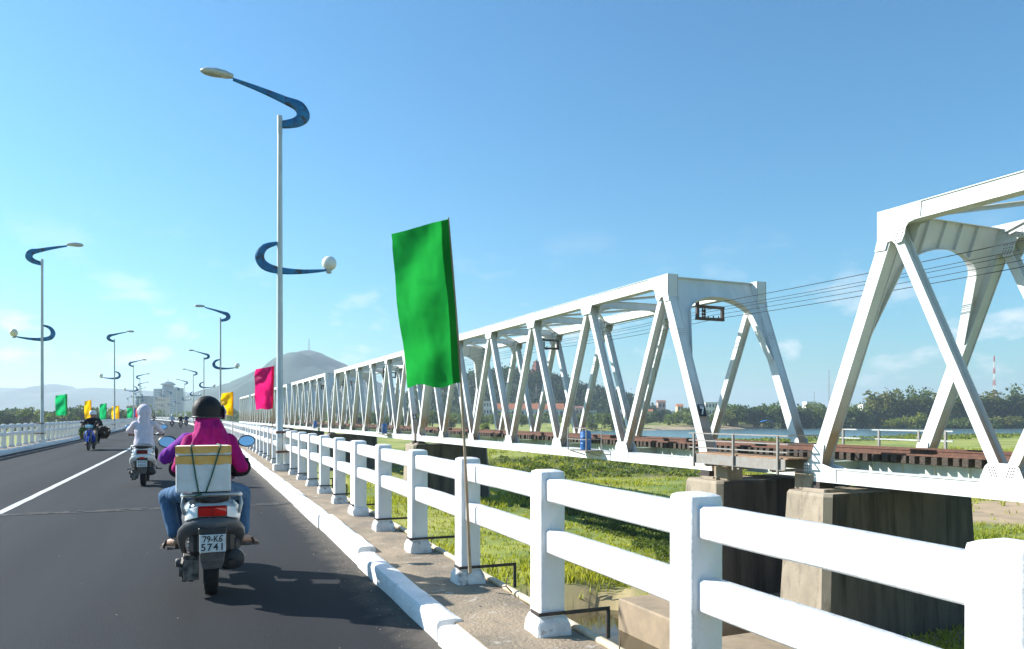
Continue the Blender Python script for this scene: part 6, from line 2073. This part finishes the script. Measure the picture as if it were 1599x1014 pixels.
J['knee'][0] = (-0.33, 0.46, 0.735); J['ankle'][0] = (-0.27, 0.40, 0.42); J['toe'] = [(-0.55, 1, -0.15), (0.75, 0.8, -0.15)]
figure('person', 'person in magenta hooded top and black helmet riding pillion on the nearest scooter', S1, J, 'magenta', 'jeans', 0.0105, 1.0, scarf, ('helmet_black', True), 'glove_pattern', ('black_cloth', 'black_cloth'), yaw=R(-38), slim=0.94)
J = seat_pose(0.44, 0.83, 0.06, 1.20, 1.42, (0.285, 0.95, 1.0), (0.27, 0.86, 0.70), (0.24, 0.70, 0.375), 0.345, (0.62, 1.05), sx=0.165)
J['elbow'][1] = (0.17, 0.66, 0.96); J['shr'] = (0.12, 0.50, 1.15)
figure('person', 'person in purple jacket driving the nearest scooter, mostly hidden by the pillion rider', S1, J, 'purple', 'jeans_dark', 0.0125, 4.0, None, ('helmet_white', False), None, None)
# white stripe on the driver's sleeve
# foam box with tape and cords
bx_ = tag(empty('foam_box', S1[0]+Vector((-0.055, -0.285, 0.842)), R(1.0)), 'white foam box with brown tape tied on the tail of the nearest scooter', 'box')
mb = MB(); mb.box(-0.188, 0.188, -0.165, 0.145, 0.0, 0.265); mb.build('tub', M['foam'], bx_, None, 0.014, seg=2)
mb = MB(); mb.box(-0.191, 0.191, -0.168, 0.148, 0.268, 0.335); mb.build('lid', M['foam'], bx_, None, 0.014, seg=2)
def tape(z0, z1, jag, nm='tape'):
    mb = MB()
    for k in range(12):
        x0, x1 = -0.1915+0.383*k/12, -0.1915+0.383*(k+1)/12
        a, b = jag*noise.noise((k*1.3, z0*30, 1)), jag*noise.noise(((k+1)*1.3, z0*30, 1))
        mb.add([(x0, -0.1695, z0+a), (x1, -0.1695, z0+b), (x1, -0.1695, z1), (x0, -0.1695, z1)], [(0, 1, 2, 3)])
    for s in (-1, 1):
        mb.add([(s*0.1925, -0.169, z0), (s*0.1925, 0.148, z0), (s*0.1925, 0.148, z1), (s*0.1925, -0.169, z1)], [(0, 1, 2, 3) if s > 0 else (3, 2, 1, 0)])
    mb.build(nm, M['tape'], bx_)
tape(0.205, 0.266, 0.02); tape(0.286, 0.3345, 0.012)
mb = MB(); mb.box(-0.190, 0.190, -0.167, -0.09, 0.3355, 0.337); mb.build('tape', M['tape'], bx_)
for (xt, xb) in ((-0.085, -0.035), (0.115, 0.015)):
    mb = MB()
    mb.tube([(xb, -0.12, -0.06), (xb, -0.172, 0.0), ((xt*0.4+xb*0.6), -0.175, 0.12), (xt, -0.174, 0.333), (xt, -0.15, 0.343), (xt*0.9, 0.13, 0.343), (xt*0.9, 0.155, 0.30), (xt*0.9, 0.152, 0.0)], 0.0055, 7)
    mb.build('cord', M['cord'], bx_, 60)
mb = MB(); mb.tube([(-0.06, -0.15, -0.03), (-0.02, -0.17, -0.015), (0.03, -0.16, -0.035), (0.0, -0.15, -0.05), (-0.05, -0.15, -0.02)], 0.008, 7); mb.build('knot', M['cord'], bx_, 60)

# --- rider in white
S2 = (Vector((-1.12, 17.15, 0.0)), R(0.5))
scooter(S2[0], S2[1], 'white motor scooter with dark red tail light, just ahead of the nearest scooter', 'white_paint', 'white_paint', 'taillight_dark', (None, None), reflector=True)
def parka(hd, neck):
    def f(mb):
        mb.ell(hd+Vector((0, -0.005, 0.015)), (0.135, 0.150, 0.165), 18, 12)
        torso(mb, [(neck+Vector((0, 0, -0.10)), 0.15, 0.11), (neck+Vector((0, 0, 0.0)), 0.115, 0.105), (hd+Vector((0, -0.01, -0.06)), 0.12, 0.13)])
    return [f]
J = seat_pose(0.22, 0.84, 0.03, 1.24, 1.47, (0.31, 0.93, 1.02), (0.18, 0.72, 0.66), (0.15, 0.66, 0.40), 0.30, (0.50, 1.10), sx=0.17)
def hem(mb): torso(mb, [((0, 0.20, 0.74), 0.20, 0.16), ((0, 0.21, 0.86), 0.185, 0.14), ((0, 0.22, 0.98), 0.16, 0.12)])
figure('person', 'person in white hooded jacket riding the white scooter', S2, J, 'white_cloth', 'black_cloth', 0.014, 8.0, parka, None, None, None, extra=hem)

# --- underbone motorbikes
def motorbike(loc, heading, label, col, col2='black_plastic', detail=True):
    root = tag(empty('motorbike', loc, heading), label, 'motorbike', 'scooters and motorbikes on the bridge')
    wheel(root, 0.0, 0.28, 0.08, 'rear_wheel', False); wheel(root, 1.22, 0.28, 0.075, 'front_wheel', False)
    B = M[col]
    mb = MB(); mb.loft([sect(-0.36, 0.06, 0.70, 0.78), sect(-0.2, 0.12, 0.62, 0.80), sect(0.1, 0.13, 0.52, 0.77), sect(0.4, 0.12, 0.42, 0.70), sect(0.62, 0.07, 0.40, 0.58)], True); mb.build('side_cover', B, root, 50)
    mb = MB(); mb.loft([sect(-0.34, 0.08, 0.78, 0.82), sect(-0.1, 0.13, 0.77, 0.85), sect(0.3, 0.13, 0.74, 0.82), sect(0.55, 0.08, 0.70, 0.78)], True); mb.build('seat', M['seat'], root, 50)
    mb = MB(); mb.tube([(0, 0.5, 0.55), (0, 0.85, 0.60), (0, 1.0, 0.82)], [0.07, 0.06, 0.07], 10); mb.box(-0.12, 0.12, 0.35, 0.66, 0.22, 0.46); mb.build('engine', M['engine'], root, 40)
    mb = MB()
    mb.loft([sect(0.86, 0.19, 0.32, 0.42), sect(0.93, 0.21, 0.36, 0.66), sect(0.99, 0.17, 0.50, 0.84), sect(1.08, 0.10, 0.58, 0.86)], True); mb.build('leg_shield', B, root, 50)
    for s in (-1, 1):
        mb = MB(); mb.tube([(s*0.07, 1.22, 0.28), (s*0.07, 1.10, 0.62), (s*0.05, 1.02, 0.92)], 0.026, 8); mb.build('fork', M['engine'], root, 50)
        mb = MB(); mb.tube([(s*0.10, 0.0, 0.28), (s*0.10, -0.08, 0.62)], 0.028, 8); mb.build('shock_absorber', M['dark_steel'], root, 50)
    mb = MB(); mb.tube([(0.15, -0.40, 0.34), (0.15, -0.1, 0.31), (0.14, 0.3, 0.25)], [0.045, 0.045, 0.02], 12); mb.build('muffler', M['chrome'], root, 50)
    mb = MB()
    rings = []
    for k in range(9):
        a = R(15+k*16); rings.append([Vector((x, 1.22+(0.31+dz)*math.cos(a), 0.28+(0.31+dz)*math.sin(a))) for x, dz in ((-0.055, -0.03), (-0.04, 0), (0.04, 0), (0.055, -0.03), (0.035, -0.008), (-0.035, -0.008))])
    mb.loft(rings, True); mb.build('front_mudguard', B, root, 50)
    mb = MB(); mb.loft([sect(0.95, 0.09, 0.90, 1.0), sect(1.02, 0.15, 0.88, 1.05), sect(1.10, 0.13, 0.89, 1.03), sect(1.15, 0.09, 0.91, 1.0)], True); mb.build('headlight_cowl', M[col2], root, 50)
    mb = MB(); mb.ell((0, 1.14, 0.955), (0.085, 0.03, 0.055), 14, 8); mb.build('headlight', M['clear_lens'], root, 60)
    mb = MB(); mb.tube([(-0.33, 0.92, 0.99), (-0.15, 1.0, 0.99), (0.15, 1.0, 0.99), (0.33, 0.92, 0.99)], 0.014, 8); mb.build('handlebar', M['black_plastic'], root, 50)
    mirrors(root, 1.0, 1.15, 0.28, w=0.06, h=0.045)
    mb = MB(); mb.box(-0.07, 0.07, -0.40, -0.37, 0.64, 0.72); mb.build('tail_light', M['taillight'], root, None, 0.01)
    mb = MB(); mb.box(-0.09, 0.09, -0.42, -0.41, 0.48, 0.60); mb.build('number_plate', M['plate_white'], root)
    return root
bp_ = rp(-4.05, 36.6); S3 = (bp_, math.pi+RA(36.6)-R(3))
motorbike(S3[0], S3[1], 'blue motorbike with a teal headlight cowl coming towards the viewer', 'blue_paint', 'teal_paint')
J = seat_pose(0.30, 0.84, 0.05, 1.26, 1.50, (0.30, 0.92, 1.0), (0.20, 0.78, 0.66), (0.16, 0.62, 0.33), 0.30, (0.56, 1.08))
figure('person', 'person in black jacket and white helmet riding towards the viewer on the blue motorbike', S3, J, 'black_cloth', 'khaki', 0.018, 2.0, None, ('helmet_white', False), None, None, face=True)
J = seat_pose(-0.12, 0.86, 0.05, 1.26, 1.49, (0.18, 0.30, 0.95), (0.26, 0.30, 0.68), (0.20, 0.16, 0.36), 0.30, (0.05, 1.05))
figure('person', 'pillion passenger in dark clothes and pale helmet behind the rider in black', S3, J, 'black_cloth', 'black_cloth', 0.02, 6.0, None, ('helmet_white', False), None, None, yaw=R(12))
def load(side, mat, label, leafy, size=(0.20, 0.26, 0.24)):
    a = S3[1]
    off = Vector((side*0.36*math.cos(a)-(-0.05)*math.sin(a), side*0.36*math.sin(a)+(-0.05)*math.cos(a), 0.0))
    root = tag(empty('pannier_basket', S3[0]+off+Vector((0, 0, 0.46)), a), label, 'basket')
    mb = MB()
    for z, r in ((0.0, 0.15), (0.10, 0.17), (0.20, 0.19), (0.28, 0.20)):
        mb.tube([(r*math.cos(t), r*1.1*math.sin(t), z) for t in [2*math.pi*k/16 for k in range(17)]], 0.012, 6)
    for k in range(14):
        t = 2*math.pi*k/14; mb.tube([(0.15*math.cos(t), 0.165*math.sin(t), 0), (0.20*math.cos(t), 0.22*math.sin(t), 0.28)], 0.012, 5)
    mb.ell((0, 0, 0.02), (0.15, 0.16, 0.02), 14, 6)
    mb.build('basket_weave', M['basket'], root, 60)
    g = np.random.default_rng(3+int(side))
    q = g.normal(size=(420, 3)); q /= np.linalg.norm(q, axis=1)[:, None]
    P = q*np.array(size)*g.uniform(0.6, 1.05, (420, 1))+np.array([0, 0, 0.26])
    V, F = leaf_quads(P, g.uniform(0.03, 0.075, len(P)), g)
    o = link('load', fast_mesh('load', V, F, mat), root); o['kind'] = 'stuff'
load(1, M['cabbage'], 'basket of green vegetables slung on the blue motorbike, picture left', True)
load(-1, M['brown_load'], 'basket of dark brown produce slung on the blue motorbike, picture right', False, (0.26, 0.28, 0.26))

# --- traffic farther on
far = [(-1.75, 99.0, 0, 'maroon_paint', 'paleblue_cloth', 'jeans_dark', 'helmet_white', 'person in pale blue shirt on the leftmost motorbike of the distant group', 'maroon motorbike, leftmost of the distant group'),
       (-0.85, 93.0, 0, 'silver_paint', 'black_cloth', 'khaki', 'helmet_white', 'person in black top on the second motorbike of the distant group', 'silver motorbike, second of the distant group'),
       (-0.10, 106.0, 0, 'black_plastic', 'jeans_dark', 'black_cloth', 'helmet_white', 'person in dark blue top on the third motorbike of the distant group', 'black motorbike, third of the distant group'),
       (1.0, 104.0, 0, 'silver_paint', 'white_cloth', 'khaki', 'helmet_black', 'person in white top on the rightmost motorbike of the distant group', 'grey motorbike, rightmost of the distant group beside the black helmet'),
       (-4.3, 150.0, 1, 'black_plastic', 'black_cloth', 'black_cloth', 'helmet_black', 'person in dark clothes on a lone oncoming motorbike far ahead', 'dark lone oncoming motorbike far ahead')]
for i, (x, y, back, c, jk, trs, hm_c, lab_p, lab_b) in enumerate(far):
    p = rp(x, y); h = RA(y)+(math.pi if back else 0)
    motorbike(p, h, lab_b, c, c)
    J = seat_pose(0.22, 0.84, 0.04, 1.26, 1.50, (0.30, 0.92, 1.0), (0.20, 0.74, 0.66), (0.16, 0.60, 0.33), 0.30, (0.52, 1.08))
    figure('person', lab_p, (p, h), J, jk, trs, 0.026, 3.0+i, None, (hm_c, False), None, None)
